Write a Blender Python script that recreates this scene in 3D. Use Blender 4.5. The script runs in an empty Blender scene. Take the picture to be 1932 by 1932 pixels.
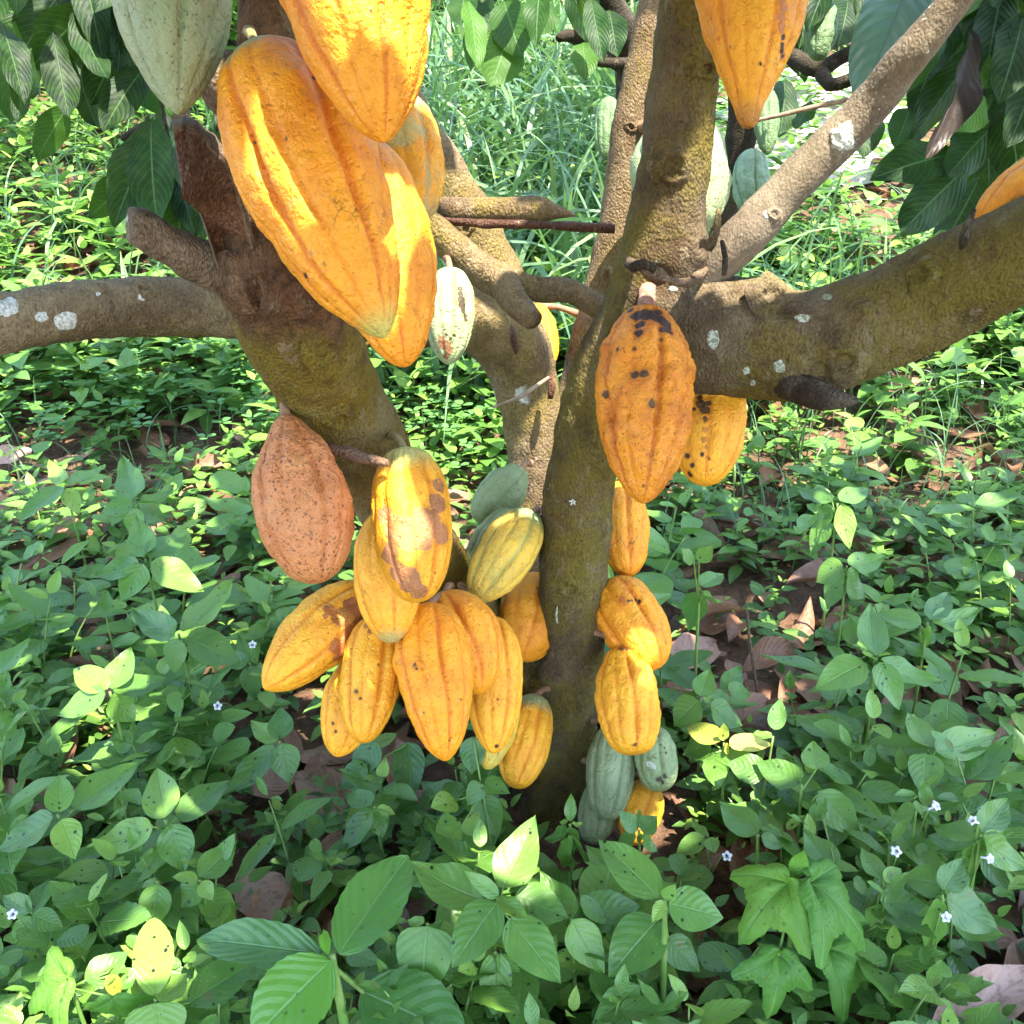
import bpy, bmesh, math, random
import numpy as np
from mathutils import Vector, Matrix, noise as mnoise

rnd = random.Random(11)
rng = np.random.default_rng(11)
R = math.radians
scene = bpy.context.scene
col = scene.collection

# ------------------------------------------------------------------ camera, sky, sun, exposure
PITCH, FOV, CAMZ = 25.0, 55.0, 1.0
cam_data = bpy.data.cameras.new('camera')
cam = bpy.data.objects.new('camera', cam_data)
col.objects.link(cam)
cam.location = (0, 0, CAMZ)
cam.rotation_euler = (R(90 - PITCH), 0, 0)
cam_data.angle = R(FOV)
cam_data.clip_start = 0.02
cam_data.clip_end = 400
scene.camera = cam

SUN = Vector((0.26, -0.26, 0.93)).normalized()          # towards the sun
world = bpy.data.worlds.new('World')
scene.world = world
world.use_nodes = True
wn = world.node_tree
sky = wn.nodes.new('ShaderNodeTexSky')
sky.sky_type = 'NISHITA'
sky.sun_disc = False
sky.sun_elevation = math.asin(SUN.z)
sky.sun_rotation = math.atan2(SUN.x, SUN.y)
bg = wn.nodes['Background']
bg.inputs['Strength'].default_value = 0.15
wn.links.new(sky.outputs[0], bg.inputs['Color'])
sun_data = bpy.data.lights.new('sun', 'SUN')
sun_data.energy = 2.3
sun_data.angle = R(0.5)
sun_data.color = (1.0, 0.94, 0.83)
sun = bpy.data.objects.new('sun', sun_data)
col.objects.link(sun)
sun.rotation_euler = (-SUN).to_track_quat('-Z', 'Y').to_euler()
vs = scene.view_settings
vs.view_transform = 'Standard'
vs.look = 'None'
vs.gamma = 1.0
vs.exposure = 3.32
scene.render.engine = 'CYCLES'
scene.cycles.max_bounces = 5
scene.cycles.diffuse_bounces = 3
scene.cycles.glossy_bounces = 2
scene.cycles.transmission_bounces = 3
scene.cycles.caustics_reflective = False
scene.cycles.caustics_refractive = False
scene.cycles.sample_clamp_indirect = 6

# ------------------------------------------------------------------ where things stand
T = math.tan(R(FOV / 2))
CP, SP = math.cos(R(PITCH)), math.sin(R(PITCH))
CAM = Vector((0, 0, CAMZ))
FWD, UPV, RGT = Vector((0, CP, -SP)), Vector((0, SP, CP)), Vector((1, 0, 0))

def P(x, y, d):
    """A point of the place seen at photo position (x, y) (photo 1932 wide) at depth d metres."""
    return CAM + RGT * ((x - 966) / 966 * T * d) + UPV * ((966 - y) / 966 * T * d) + FWD * d

def m_of(w, d):
    return w / 966 * T * d

def proj(p):
    v = Vector(p) - CAM
    d = v.dot(FWD)
    if d < 0.01:
        return (-9999, -9999, d)
    return (966 + v.dot(RGT) / d / T * 966, 966 - v.dot(UPV) / d / T * 966, d)

def proj_np(p):
    v = np.asarray(p) - np.array(CAM)
    d = v @ np.array(FWD)
    dd = np.where(d < 0.01, 0.01, d)
    return 966 + v @ np.array(RGT) / dd / T * 966, 966 - v @ np.array(UPV) / dd / T * 966, d

def gz(x, y):
    """height of the ground"""
    s = np.maximum(np.asarray(y, float) - 2.0, 0)
    rise = 0.27 * s * s / (s + 0.8)
    rise = np.where(rise > 3.2, 3.2 + (rise - 3.2) * 0.35, rise)
    return rise + 0.025 * np.sin(np.asarray(x) * 2.3 + 1) * np.cos(np.asarray(y) * 1.9) + 0.012 * np.sin(np.asarray(x) * 7 + np.asarray(y) * 5)

def at_height(x, y, h):
    """Point on the view ray through (x, y) at height h above the ground."""
    lo, hi = 0.25, 30.0
    for _ in range(44):
        m = (lo + hi) / 2
        p = P(x, y, m)
        if p.z - float(gz(p.x, p.y)) > h:
            lo = m
        else:
            hi = m
    return P(x, y, lo)

# ------------------------------------------------------------------ object helpers
def tag(o, label=None, cat=None, group=None, kind=None):
    if label: o['label'] = label
    if cat: o['category'] = cat
    if group: o['group'] = group
    if kind: o['kind'] = kind
    return o

def empty(name, loc):
    o = bpy.data.objects.new(name, None)
    o.empty_display_size = 0.05
    col.objects.link(o)
    o.location = loc
    return o

def mesh_obj(name, verts, faces, mat, parent=None, uv=None, attrs=None, matrix=None, smooth=True):
    """faces: list of tuples or an (n,4) array; attrs: {name: float per vertex}"""
    me = bpy.data.meshes.new(name)
    verts = np.asarray(verts, np.float32).reshape(-1, 3)
    if isinstance(faces, np.ndarray):
        k = faces.shape[1]
        me.vertices.add(len(verts))
        me.vertices.foreach_set('co', verts.ravel())
        me.loops.add(faces.size)
        me.loops.foreach_set('vertex_index', faces.astype(np.int32).ravel())
        me.polygons.add(len(faces))
        me.polygons.foreach_set('loop_start', np.arange(0, faces.size, k, dtype=np.int32))
        me.polygons.foreach_set('loop_total', np.full(len(faces), k, np.int32))
        me.update(calc_edges=True)
    else:
        me.from_pydata(verts.tolist(), [], faces)
        me.update()
    if smooth:
        me.polygons.foreach_set('use_smooth', np.ones(len(me.polygons), bool))
    if uv is not None:
        li = np.zeros(len(me.loops), np.int32)
        me.loops.foreach_get('vertex_index', li)
        ul = me.uv_layers.new(name='UVMap')
        ul.data.foreach_set('uv', np.asarray(uv, np.float32)[li].ravel())
    for k, a in (attrs or {}).items():
        at = me.attributes.new(k, 'FLOAT', 'POINT')
        at.data.foreach_set('value', np.asarray(a, np.float32))
    for m in (mat if isinstance(mat, (list, tuple)) else [mat]):
        me.materials.append(m)
    o = bpy.data.objects.new(name, me)
    col.objects.link(o)
    if matrix is not None:
        o.matrix_world = matrix
    if parent is not None:
        o.parent = parent
    return o

def catmull(pts, step):
    """resample a list of points (any dimension) along a Catmull-Rom curve, about step metres apart"""
    pts = np.asarray(pts, float)
    out = []
    n = len(pts)
    for i in range(n - 1):
        p0 = pts[max(i - 1, 0)]; p1 = pts[i]; p2 = pts[i + 1]; p3 = pts[min(i + 2, n - 1)]
        k = max(2, int(np.linalg.norm(p2[:3] - p1[:3]) / step))
        for j in range(k):
            t = j / k
            out.append(0.5 * (2 * p1 + (p2 - p0) * t + (2 * p0 - 5 * p1 + 4 * p2 - p3) * t * t + (3 * p1 - p0 - 3 * p2 + p3) * t ** 3))
    out.append(pts[-1])
    return np.array(out)

def tube(path, seg=24, rough=0.0, freq=14, cap=True, seed=0.0):
    """path (n,4): x, y, z, radius -> verts, faces (list)"""
    path = np.asarray(path, float)
    n = len(path)
    tang = np.gradient(path[:, :3], axis=0)
    tang /= np.linalg.norm(tang, axis=1)[:, None] + 1e-9
    up = np.array([0.31, -0.9, 0.2])
    if abs(tang[0] @ up) > 0.9:
        up = np.array([1.0, 0, 0.1])
    verts, faces = [], []
    a = np.cross(tang[0], up); a /= np.linalg.norm(a)
    for i in range(n):
        a = a - tang[i] * (a @ tang[i]); a /= np.linalg.norm(a)
        b = np.cross(tang[i], a)
        for k in range(seg):
            th = 2 * math.pi * k / seg
            dirv = a * math.cos(th) + b * math.sin(th)
            r = path[i, 3]
            if rough:
                q = path[i, :3] + dirv * r
                r *= 1 + rough * mnoise.noise(Vector(q * freq + seed)) + rough * 0.5 * mnoise.noise(Vector(q * freq * 3.7 + seed))
            verts.append(path[i, :3] + dirv * r)
    for i in range(n - 1):
        for k in range(seg):
            k2 = (k + 1) % seg
            faces.append((i * seg + k, i * seg + k2, (i + 1) * seg + k2, (i + 1) * seg + k))
    if cap:
        faces.append(tuple(reversed(range(seg))))
        faces.append(tuple(range((n - 1) * seg, n * seg)))
    return verts, faces

def px_path(rows, step=0.012):
    """rows (x, y, d, radius in photo px) -> resampled world path with radius in metres"""
    pts = [list(P(x, y, d)) + [m_of(r, d)] for x, y, d, r in rows]
    return catmull(pts, step)

# ------------------------------------------------------------------ materials
class N:
    """small node-tree writer"""
    def __init__(s, name):
        s.m = bpy.data.materials.new(name)
        s.m.use_nodes = True
        s.t = s.m.node_tree
        s.t.nodes.clear()
        s.out = s.t.nodes.new('ShaderNodeOutputMaterial')
    def n(s, typ, **kw):
        nd = s.t.nodes.new(typ)
        for k, v in kw.items():
            setattr(nd, k, v)
        return nd
    def set(s, sock, v):
        if isinstance(v, bpy.types.NodeSocket):
            s.t.links.new(v, sock)
        elif isinstance(v, tuple) and len(v) == 3 and sock.type == 'RGBA':
            sock.default_value = (*v, 1)
        else:
            sock.default_value = v
    def math(s, op, a, b=0.0, c=None, clamp=False):
        nd = s.n('ShaderNodeMath', operation=op, use_clamp=clamp)
        s.set(nd.inputs[0], a); s.set(nd.inputs[1], b)
        if c is not None: s.set(nd.inputs[2], c)
        return nd.outputs[0]
    def mix(s, f, a, b, blend='MIX'):
        nd = s.n('ShaderNodeMix', data_type='RGBA', blend_type=blend)
        s.set(nd.inputs[0], f); s.set(nd.inputs[6], a); s.set(nd.inputs[7], b)
        return nd.outputs[2]
    def step(s, v, lo, hi):
        nd = s.n('ShaderNodeMapRange', interpolation_type='SMOOTHSTEP')
        s.set(nd.inputs[0], v); s.set(nd.inputs[1], lo); s.set(nd.inputs[2], hi)
        return nd.outputs[0]
    def noise(s, vec, scale, detail=3, rough=0.55, color=False):
        nd = s.n('ShaderNodeTexNoise')
        s.set(nd.inputs['Vector'], vec); nd.inputs['Scale'].default_value = scale
        nd.inputs['Detail'].default_value = detail; nd.inputs['Roughness'].default_value = rough
        return nd.outputs['Color' if color else 'Fac']
    def voro(s, vec, scale, feature='F1', out='Distance', rand=1.0):
        nd = s.n('ShaderNodeTexVoronoi', feature=feature)
        s.set(nd.inputs['Vector'], vec); nd.inputs['Scale'].default_value = scale
        nd.inputs['Randomness'].default_value = rand
        return nd.outputs[out]
    def coord(s, out='Object'):
        return s.n('ShaderNodeTexCoord').outputs[out]
    def attr(s, name):
        return s.n('ShaderNodeAttribute', attribute_name=name).outputs['Fac']
    def scalev(s, vec, v):
        nd = s.n('ShaderNodeVectorMath', operation='MULTIPLY')
        s.set(nd.inputs[0], vec); nd.inputs[1].default_value = v
        return nd.outputs[0]
    def bump(s, h, strength, dist):
        nd = s.n('ShaderNodeBump')
        nd.inputs['Strength'].default_value = strength
        nd.inputs['Distance'].default_value = dist
        s.set(nd.inputs['Height'], h)
        return nd.outputs[0]
    def principled(s, color, rough=0.5, normal=None, spec=0.5, sss=0.0):
        b = s.n('ShaderNodeBsdfPrincipled')
        s.set(b.inputs['Base Color'], color)
        s.set(b.inputs['Roughness'], rough)
        s.set(b.inputs['Specular IOR Level'], spec)
        if normal is not None: s.set(b.inputs['Normal'], normal)
        if sss:
            b.inputs['Subsurface Weight'].default_value = sss
            b.inputs['Subsurface Radius'].default_value = (0.012, 0.005, 0.002)
        return b
    def done(s, shader):
        s.t.links.new(shader.outputs[0] if hasattr(shader, 'outputs') else shader, s.out.inputs['Surface'])
        return s.m

def ramp(nt, fac, stops):
    r = nt.n('ShaderNodeValToRGB')
    nt.set(r.inputs[0], fac)
    cr = r.color_ramp
    while len(cr.elements) < len(stops):
        cr.elements.new(0.5)
    for e, (p, c) in zip(cr.elements, stops):
        e.position = p; e.color = (*c, 1)
    return r.outputs[0]

def leaf_mat(name, stops, vein=(0.16, 0.30, 0.10), veinmix=0.45, nveins=9, slope=0.55, rough=0.42, trans=0.32, transcol=(0.17, 0.37, 0.05), spots=0.0, quilt=0.6, dry=False, wet=0.0, spec=0.4, transmix=0.5):
    t = N(name)
    uv = t.n('ShaderNodeUVMap', uv_map='UVMap').outputs[0]
    sp = t.n('ShaderNodeSeparateXYZ'); t.set(sp.inputs[0], uv)
    u, v = sp.outputs[0], sp.outputs[1]
    av = t.math('ABSOLUTE', t.math('SUBTRACT', v, 0.5))                 # 0 at the midrib, 0.5 at the margin
    tint = t.math('ADD', t.attr('tint'), t.math('MULTIPLY', t.math('SUBTRACT', t.n('ShaderNodeObjectInfo').outputs['Random'], 0.5), 0.35))
    oc = t.coord('Object')
    base = ramp(t, tint, stops)
    nz = t.noise(oc, 45, 3)
    base = t.mix(t.math('MULTIPLY', t.step(nz, 0.35, 0.7), 0.35), base, t.mix(0.5, base, stops[-1][1]))
    mid = t.math('SUBTRACT', 1.0, t.step(av, 0.008, 0.03))
    ph = t.math('FRACT', t.math('MULTIPLY', t.math('SUBTRACT', u, t.math('SUBTRACT', t.math('MULTIPLY', av, slope * 0.55), t.math('MULTIPLY', t.math('MULTIPLY', av, av), -slope * 0.95))), float(nveins)))
    tri = t.math('ABSOLUTE', t.math('SUBTRACT', ph, 0.5))               # 0.5 at a vein, 0 between veins
    side = t.step(tri, 0.42, 0.49)
    vm = t.math('MAXIMUM', mid, t.math('MULTIPLY', side, 0.55))
    colr = t.mix(t.math('MULTIPLY', vm, veinmix), base, vein)
    if spots:
        v = t.n('ShaderNodeTexVoronoi'); t.set(v.inputs['Vector'], oc); v.inputs['Scale'].default_value = 110
        sep = t.n('ShaderNodeSeparateColor'); t.set(sep.inputs[0], v.outputs['Color'])
        sel = t.math('GREATER_THAN', sep.outputs[0], 0.62)
        d = t.math('SUBTRACT', v.outputs['Distance'], t.math('MULTIPLY', sep.outputs[1], 0.14))
        hole = t.math('MULTIPLY', t.math('SUBTRACT', 1.0, t.step(d, 0.07, 0.13)), sel)
        brown = t.math('MULTIPLY', t.step(t.noise(oc, 55, 3, 0.6), 0.66, 0.72), 0.6)
        colr = t.mix(t.math('MULTIPLY', brown, spots), colr, (0.16, 0.13, 0.03))
        colr = t.mix(t.math('MULTIPLY', hole, spots), colr, (0.012, 0.012, 0.006))
        d2 = t.voro(t.scalev(oc, (1.1, 0.9, 1.05)), 170)
        dots = t.math('MULTIPLY', t.math('SUBTRACT', 1.0, t.step(d2, 0.10, 0.2)), t.step(t.noise(oc, 22, 2), 0.47, 0.58))
        colr = t.mix(t.math('MULTIPLY', dots, 0.6 * spots), colr, (0.30, 0.36, 0.16))
    if dry:
        blot = t.step(t.noise(oc, 60, 4, 0.65), 0.5, 0.68)
        colr = t.mix(t.math('MULTIPLY', blot, 0.5), colr, (0.05, 0.03, 0.018))
    h = t.math('SUBTRACT', t.math('MULTIPLY', t.math('SUBTRACT', 0.5, tri), quilt), t.math('MULTIPLY', mid, 0.8))
    h = t.math('ADD', h, t.math('MULTIPLY', t.noise(oc, 220, 2), 0.35))
    rgh = t.math('ADD', rough, t.math('MULTIPLY', t.math('SUBTRACT', t.noise(oc, 70, 2), 0.5), 0.25))
    if wet:
        dd = t.voro(oc, 260)
        drop = t.math('MULTIPLY', t.math('SUBTRACT', 1.0, t.step(dd, 0.0, 0.32)), t.step(t.noise(oc, 28, 2), 0.45, 0.6))
        h = t.math('ADD', h, t.math('MULTIPLY', drop, 1.6 * wet))
        rgh = t.math('SUBTRACT', rgh, t.math('MULTIPLY', t.step(drop, 0.05, 0.3), 0.3), clamp=True)
    nrm = t.bump(h, 0.55, 0.0016)
    b = t.principled(colr, rgh, nrm, spec)
    tr = t.n('ShaderNodeBsdfTranslucent')
    t.set(tr.inputs['Color'], t.mix(transmix, colr, transcol))
    t.set(tr.inputs['Normal'], nrm)
    mx = t.n('ShaderNodeMixShader')
    mx.inputs[0].default_value = trans
    t.t.links.new(b.outputs[0], mx.inputs[1]); t.t.links.new(tr.outputs[0], mx.inputs[2])
    return t.done(mx)

def plain_mat(name, c1, c2, scale=60, rough=0.6, bump=0.4, bscale=200, bdist=0.001):
    t = N(name)
    oc = t.coord('Object')
    c = t.mix(t.step(t.noise(oc, scale, 4), 0.35, 0.65), c1, c2)
    return t.done(t.principled(c, rough, t.bump(t.noise(oc, bscale, 3), bump, bdist), 0.3))

def bark_mat(name, dark, mid, moss, mossamt=0.5, lichen=0.5, rough=0.85, deadfrom=None, bumpy=0.9):
    t = N(name)
    oc = t.coord('Object')
    warp = t.n('ShaderNodeVectorMath', operation='ADD')
    t.set(warp.inputs[0], oc); t.set(warp.inputs[1], t.scalev(t.noise(oc, 30, 2, color=True), (0.012, 0.012, 0.012)))
    wv = warp.outputs[0]
    n1 = t.noise(oc, 9, 5, 0.62)
    n2 = t.noise(wv, 75, 4, 0.65)
    c = t.mix(t.step(n1, 0.33, 0.68), dark, mid)
    c = t.mix(t.math('MULTIPLY', t.step(n2, 0.46, 0.72), 0.45), c, t.mix(0.6, dark, (0.03, 0.02, 0.01)))
    ms = t.step(t.math('ADD', t.noise(oc, 5.5, 4, 0.6), t.math('MULTIPLY', t.math('SUBTRACT', n2, 0.5), 0.3)), 0.52 - 0.18 * mossamt, 0.64 - 0.1 * mossamt)
    c = t.mix(t.math('MULTIPLY', ms, 0.8 * min(1, mossamt * 1.6)), c, moss)
    # pimpled, slightly stretched bark
    pim = t.voro(t.scalev(wv, (1.0, 1.0, 0.7)), 330)
    c = t.mix(t.math('MULTIPLY', t.step(pim, 0.30, 0.75), 0.42), c, t.mix(0.55, c, (0.02, 0.013, 0.006)))
    wr = t.noise(t.scalev(wv, (1.0, 1.0, 0.75)), 330, 3, 0.65)
    crack = t.step(wr, 0.54, 0.68)
    c = t.mix(t.math('MULTIPLY', crack, 0.16), c, t.mix(0.75, c, (0.02, 0.015, 0.008)))
    if deadfrom is not None:                                            # dead, dark red brown wood above this height
        sz = t.n('ShaderNodeSeparateXYZ'); t.set(sz.inputs[0], oc)
        dz = t.math('ADD', sz.outputs[2], t.math('MULTIPLY', t.math('SUBTRACT', t.noise(oc, 12, 4, 0.6), 0.5), 0.22))
        c = t.mix(t.math('MULTIPLY', t.step(dz, deadfrom, deadfrom + 0.07), 0.88), c, t.mix(t.step(n2, .35, .65), (0.050, 0.020, 0.009), (0.135, 0.060, 0.026)))
    big = t.noise(oc, 3.2, 5, 0.7)
    c = t.mix(t.math('MULTIPLY', t.step(big, 0.50, 0.68), 0.45), c, t.mix(0.5, mid, (0.33, 0.27, 0.19)))
    c = t.mix(t.math('MULTIPLY', t.step(t.noise(oc, 14, 5, 0.72), 0.50, 0.66), 0.62), c, t.mix(0.5, dark, (0.035, 0.018, 0.009)))
    fl = t.noise(t.scalev(wv, (1.0, 1.0, 0.35)), 60, 5, 0.75)
    c = t.mix(t.math('MULTIPLY', t.step(fl, 0.56, 0.66), 0.55), c, t.mix(0.45, mid, (0.30, 0.25, 0.17)))
    c = t.mix(t.math('MULTIPLY', t.math('SUBTRACT', 1.0, t.step(fl, 0.33, 0.42)), 0.55), c, t.mix(0.7, dark, (0.02, 0.012, 0.006)))
    # lichen: pale rosettes with an uneven rim
    ld = t.math('ADD', t.voro(wv, 9.0), t.math('MULTIPLY', t.math('SUBTRACT', t.noise(oc, 130, 3), 0.5), 0.16))
    lm = t.math('MULTIPLY', t.math('SUBTRACT', 1.0, t.step(ld, 0.11, 0.14)), t.step(t.noise(oc, 4.2, 2), 0.57 - 0.12 * lichen, 0.60 - 0.12 * lichen))
    speck = t.math('MULTIPLY', t.step(t.noise(oc, 160, 4, 0.7), 0.63, 0.7), t.step(t.noise(oc, 7, 3), 0.50, 0.62))
    lm = t.math('MAXIMUM', lm, t.math('MULTIPLY', speck, lichen))
    c = t.mix(t.math('MULTIPLY', lm, 0.9), c, t.mix(t.noise(oc, 240, 2), (0.36, 0.38, 0.30), (0.62, 0.64, 0.56)))
    h = t.math('ADD', t.math('MULTIPLY', t.math('SUBTRACT', 1.0, pim), 0.75), t.math('MULTIPLY', n2, 0.9))
    h = t.math('SUBTRACT', h, t.math('MULTIPLY', crack, 0.55))
    h = t.math('ADD', h, t.math('ADD', t.math('MULTIPLY', lm, 0.25), t.math('MULTIPLY', fl, 1.1)))
    return t.done(t.principled(c, rough, t.bump(h, bumpy, 0.003), 0.25))

BARK = bark_mat('grey brown mossy bark', (0.064, 0.038, 0.017), (0.140, 0.098, 0.050), (0.148, 0.112, 0.012), 0.85, 0.6)
BARK_LEFT = bark_mat('olive red brown bark', (0.085, 0.040, 0.014), (0.150, 0.090, 0.030), (0.175, 0.122, 0.009), 0.95, 0.15, deadfrom=0.74)  # golden olive paints in a lens-flare cast as well as moss
BARK_PALE = bark_mat('pale tan bark', (0.140, 0.090, 0.045), (0.265, 0.19, 0.098), (0.19, 0.142, 0.020), 0.45, 0.45)
BARK_SPOT = bark_mat('pale tan bark with white flecks', (0.135, 0.100, 0.065), (0.24, 0.19, 0.13), (0.19, 0.15, 0.06), 0.15, 1.25, bumpy=0.4)
BARK_DARK = bark_mat('dark brown bark', (0.022, 0.015, 0.009), (0.050, 0.036, 0.022), (0.045, 0.040, 0.012), 0.3, 0.1)
DEADWOOD = bark_mat('red brown dead wood', (0.062, 0.022, 0.010), (0.150, 0.062, 0.029), (0.10, 0.046, 0.018), 0.1, 0.55, rough=0.6)
STUMPWOOD = bark_mat('smooth torn red brown wood', (0.085, 0.032, 0.013), (0.19, 0.085, 0.040), (0.14, 0.06, 0.022), 0.1, 0.9, rough=0.5)
CUTWOOD = bark_mat('weathered cut wood', (0.115, 0.070, 0.040), (0.24, 0.165, 0.10), (0.15, 0.11, 0.05), 0.2, 0.1)
STALK = plain_mat('brown pod stalk', (0.20, 0.10, 0.06), (0.30, 0.17, 0.09), 90, 0.7, 0.5, 300)
STALK_GREEN = plain_mat('olive pod stalk', (0.20, 0.17, 0.05), (0.27, 0.20, 0.08), 90, 0.7, 0.5, 300)
STEM = plain_mat('green stem', (0.10, 0.20, 0.035), (0.17, 0.24, 0.06), 60, 0.5, 0.2)
TWIG = plain_mat('dead twig', (0.20, 0.13, 0.08), (0.36, 0.27, 0.18), 60, 0.8, 0.5)

HERB = leaf_mat('herb leaf', [(0.0, (0.055, 0.138, 0.026)), (0.4, (0.092, 0.210, 0.034)), (0.75, (0.14, 0.275, 0.042)), (1.0, (0.23, 0.37, 0.055))], spots=1.0, rough=0.40, spec=0.55, veinmix=0.3, nveins=7, slope=0.62)
BIGHERB = leaf_mat('rough large leaf', [(0.0, (0.055, 0.145, 0.028)), (0.5, (0.080, 0.195, 0.032)), (1.0, (0.11, 0.27, 0.026))], nveins=7, slope=0.7, quilt=1.0, spots=.5, rough=0.38, spec=0.6, veinmix=0.22)
VINE = leaf_mat('vine leaf', [(0.0, (0.055, 0.155, 0.020)), (0.5, (0.075, 0.195, 0.022)), (1.0, (0.13, 0.27, 0.030))], nveins=6, slope=0.9, quilt=0.7, rough=0.5, wet=0.7, trans=0.3, spots=0.5, spec=0.3, veinmix=0.3)
YELLOWLEAF = leaf_mat('yellowing leaf', [(0.0, (0.30, 0.36, 0.05)), (0.5, (0.48, 0.46, 0.07)), (1.0, (0.60, 0.52, 0.10))], vein=(0.20, 0.34, 0.06), veinmix=0.6, spots=0.9, transcol=(0.6, 0.6, 0.1))
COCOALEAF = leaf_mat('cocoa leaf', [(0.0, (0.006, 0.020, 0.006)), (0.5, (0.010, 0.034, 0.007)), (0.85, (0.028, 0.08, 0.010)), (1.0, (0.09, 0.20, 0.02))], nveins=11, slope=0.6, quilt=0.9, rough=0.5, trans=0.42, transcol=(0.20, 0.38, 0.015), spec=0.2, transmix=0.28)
BLUELEAF = leaf_mat('blue green ribbed leaf', [(0.0, (0.05, 0.115, 0.07)), (1.0, (0.06, 0.13, 0.08))], vein=(0.02, 0.05, 0.03), nveins=11, slope=0.5, quilt=2.4, rough=0.4, trans=0.15)
DRYLEAF = leaf_mat('dry fallen leaf', [(0.0, (0.13, 0.055, 0.026)), (0.35, (0.24, 0.11, 0.055)), (0.7, (0.34, 0.18, 0.10)), (1.0, (0.42, 0.25, 0.185))], vein=(0.36, 0.24, 0.15), veinmix=0.4, nveins=10, trans=0.12, transcol=(0.4, 0.2, 0.06), rough=0.5, dry=True, quilt=1.2)
SMALL = leaf_mat('small ground leaf', [(0.0, (0.055, 0.135, 0.024)), (0.5, (0.10, 0.22, 0.035)), (0.85, (0.17, 0.30, 0.045)), (1.0, (0.27, 0.39, 0.055))], rough=0.42, spots=0.3)
CLOVER = leaf_mat('clover leaf', [(0.0, (0.08, 0.20, 0.05)), (1.0, (0.14, 0.31, 0.075))], vein=(0.2, 0.4, 0.2), nveins=5, quilt=0.2, rough=0.5, trans=0.4)
GRASS = leaf_mat('grass blade', [(0.0, (0.035, 0.10, 0.035)), (0.5, (0.075, 0.16, 0.072)), (0.85, (0.15, 0.25, 0.10)), (1.0, (0.28, 0.35, 0.12))], vein=(0.16, 0.28, 0.16), nveins=1, quilt=0.0, rough=0.36, trans=0.3)
PETAL = plain_mat('white petal', (0.58, 0.57, 0.58), (0.70, 0.69, 0.70), 200, 0.5, 0.1)
BUD = plain_mat('pale green bud', (0.25, 0.34, 0.10), (0.36, 0.42, 0.16), 200, 0.5, 0.1)

def ground_mat():
    t = N('leafy brown soil')
    oc = t.coord('Object')
    n1 = t.noise(oc, 3, 5, 0.6)
    n2 = t.noise(oc, 40, 5, 0.7)
    c = t.mix(t.step(n2, 0.35, 0.65), (0.065, 0.036, 0.020), (0.16, 0.088, 0.050))
    c = t.mix(t.math('MULTIPLY', t.step(n1, 0.45, 0.62), 0.5), c, (0.16, 0.10, 0.06))
    h = t.math('ADD', n2, t.math('MULTIPLY', t.voro(oc, 35), 0.6))
    return t.done(t.principled(c, 0.9, t.bump(h, 0.9, 0.02), 0.2))

# ------------------------------------------------------------------ leaf shapes
def grid_leaf(nu, nv, a=0.55, b=0.95, half=0.26, fold=0.18, arch=0.10, wave=0.0, petiole=0.0, curl=0.0, tooth=0.0, seed=0):
    """unit leaf from (0,0,0) to (1,0,0), normal +z. returns verts, quads, uv"""
    rr = random.Random(seed)
    us = np.linspace(0, 1, nu + 1)
    us = 0.5 * us + 0.5 * (0.5 - 0.5 * np.cos(np.pi * us))
    vsn = np.linspace(-1, 1, nv + 1)
    norm = (a / (a + b)) ** a * (b / (a + b)) ** b
    V, UV = [], []
    ph = rr.uniform(0, 6)
    for i, u in enumerate(us):
        w = half * (max(u, 0.0) ** a) * (max(1 - u, 0.0) ** b) / norm
        w = max(w, 0.004)
        if tooth and 0 < i < nu:
            w *= 1 + tooth * (1 if i % 2 else -1)
        uu = petiole + (1 - petiole) * u
        for v in vsn:
            z = arch * 4 * uu * (1 - uu) - fold * half * (1 - abs(v)) * 4 * u * (1 - u) + fold * half * 0.3
            z += wave * math.sin(u * 13 + ph + (1.7 if v > 0 else 0)) * abs(v) ** 2
            z += curl * (abs(v) ** 2) * w
            if petiole: z -= 0
            V.append((uu, v * w, z)); UV.append((u, 0.5 + 0.5 * v))
    F = []
    for i in range(nu):
        for j in range(nv):
            p = i * (nv + 1) + j
            F.append((p, p + nv + 1, p + nv + 2, p + 1))
    V = np.array(V)
    V[:, 2] -= V[nv // 2, 2] * (1 - V[:, 0])
    return V, np.array(F), np.array(UV)

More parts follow.
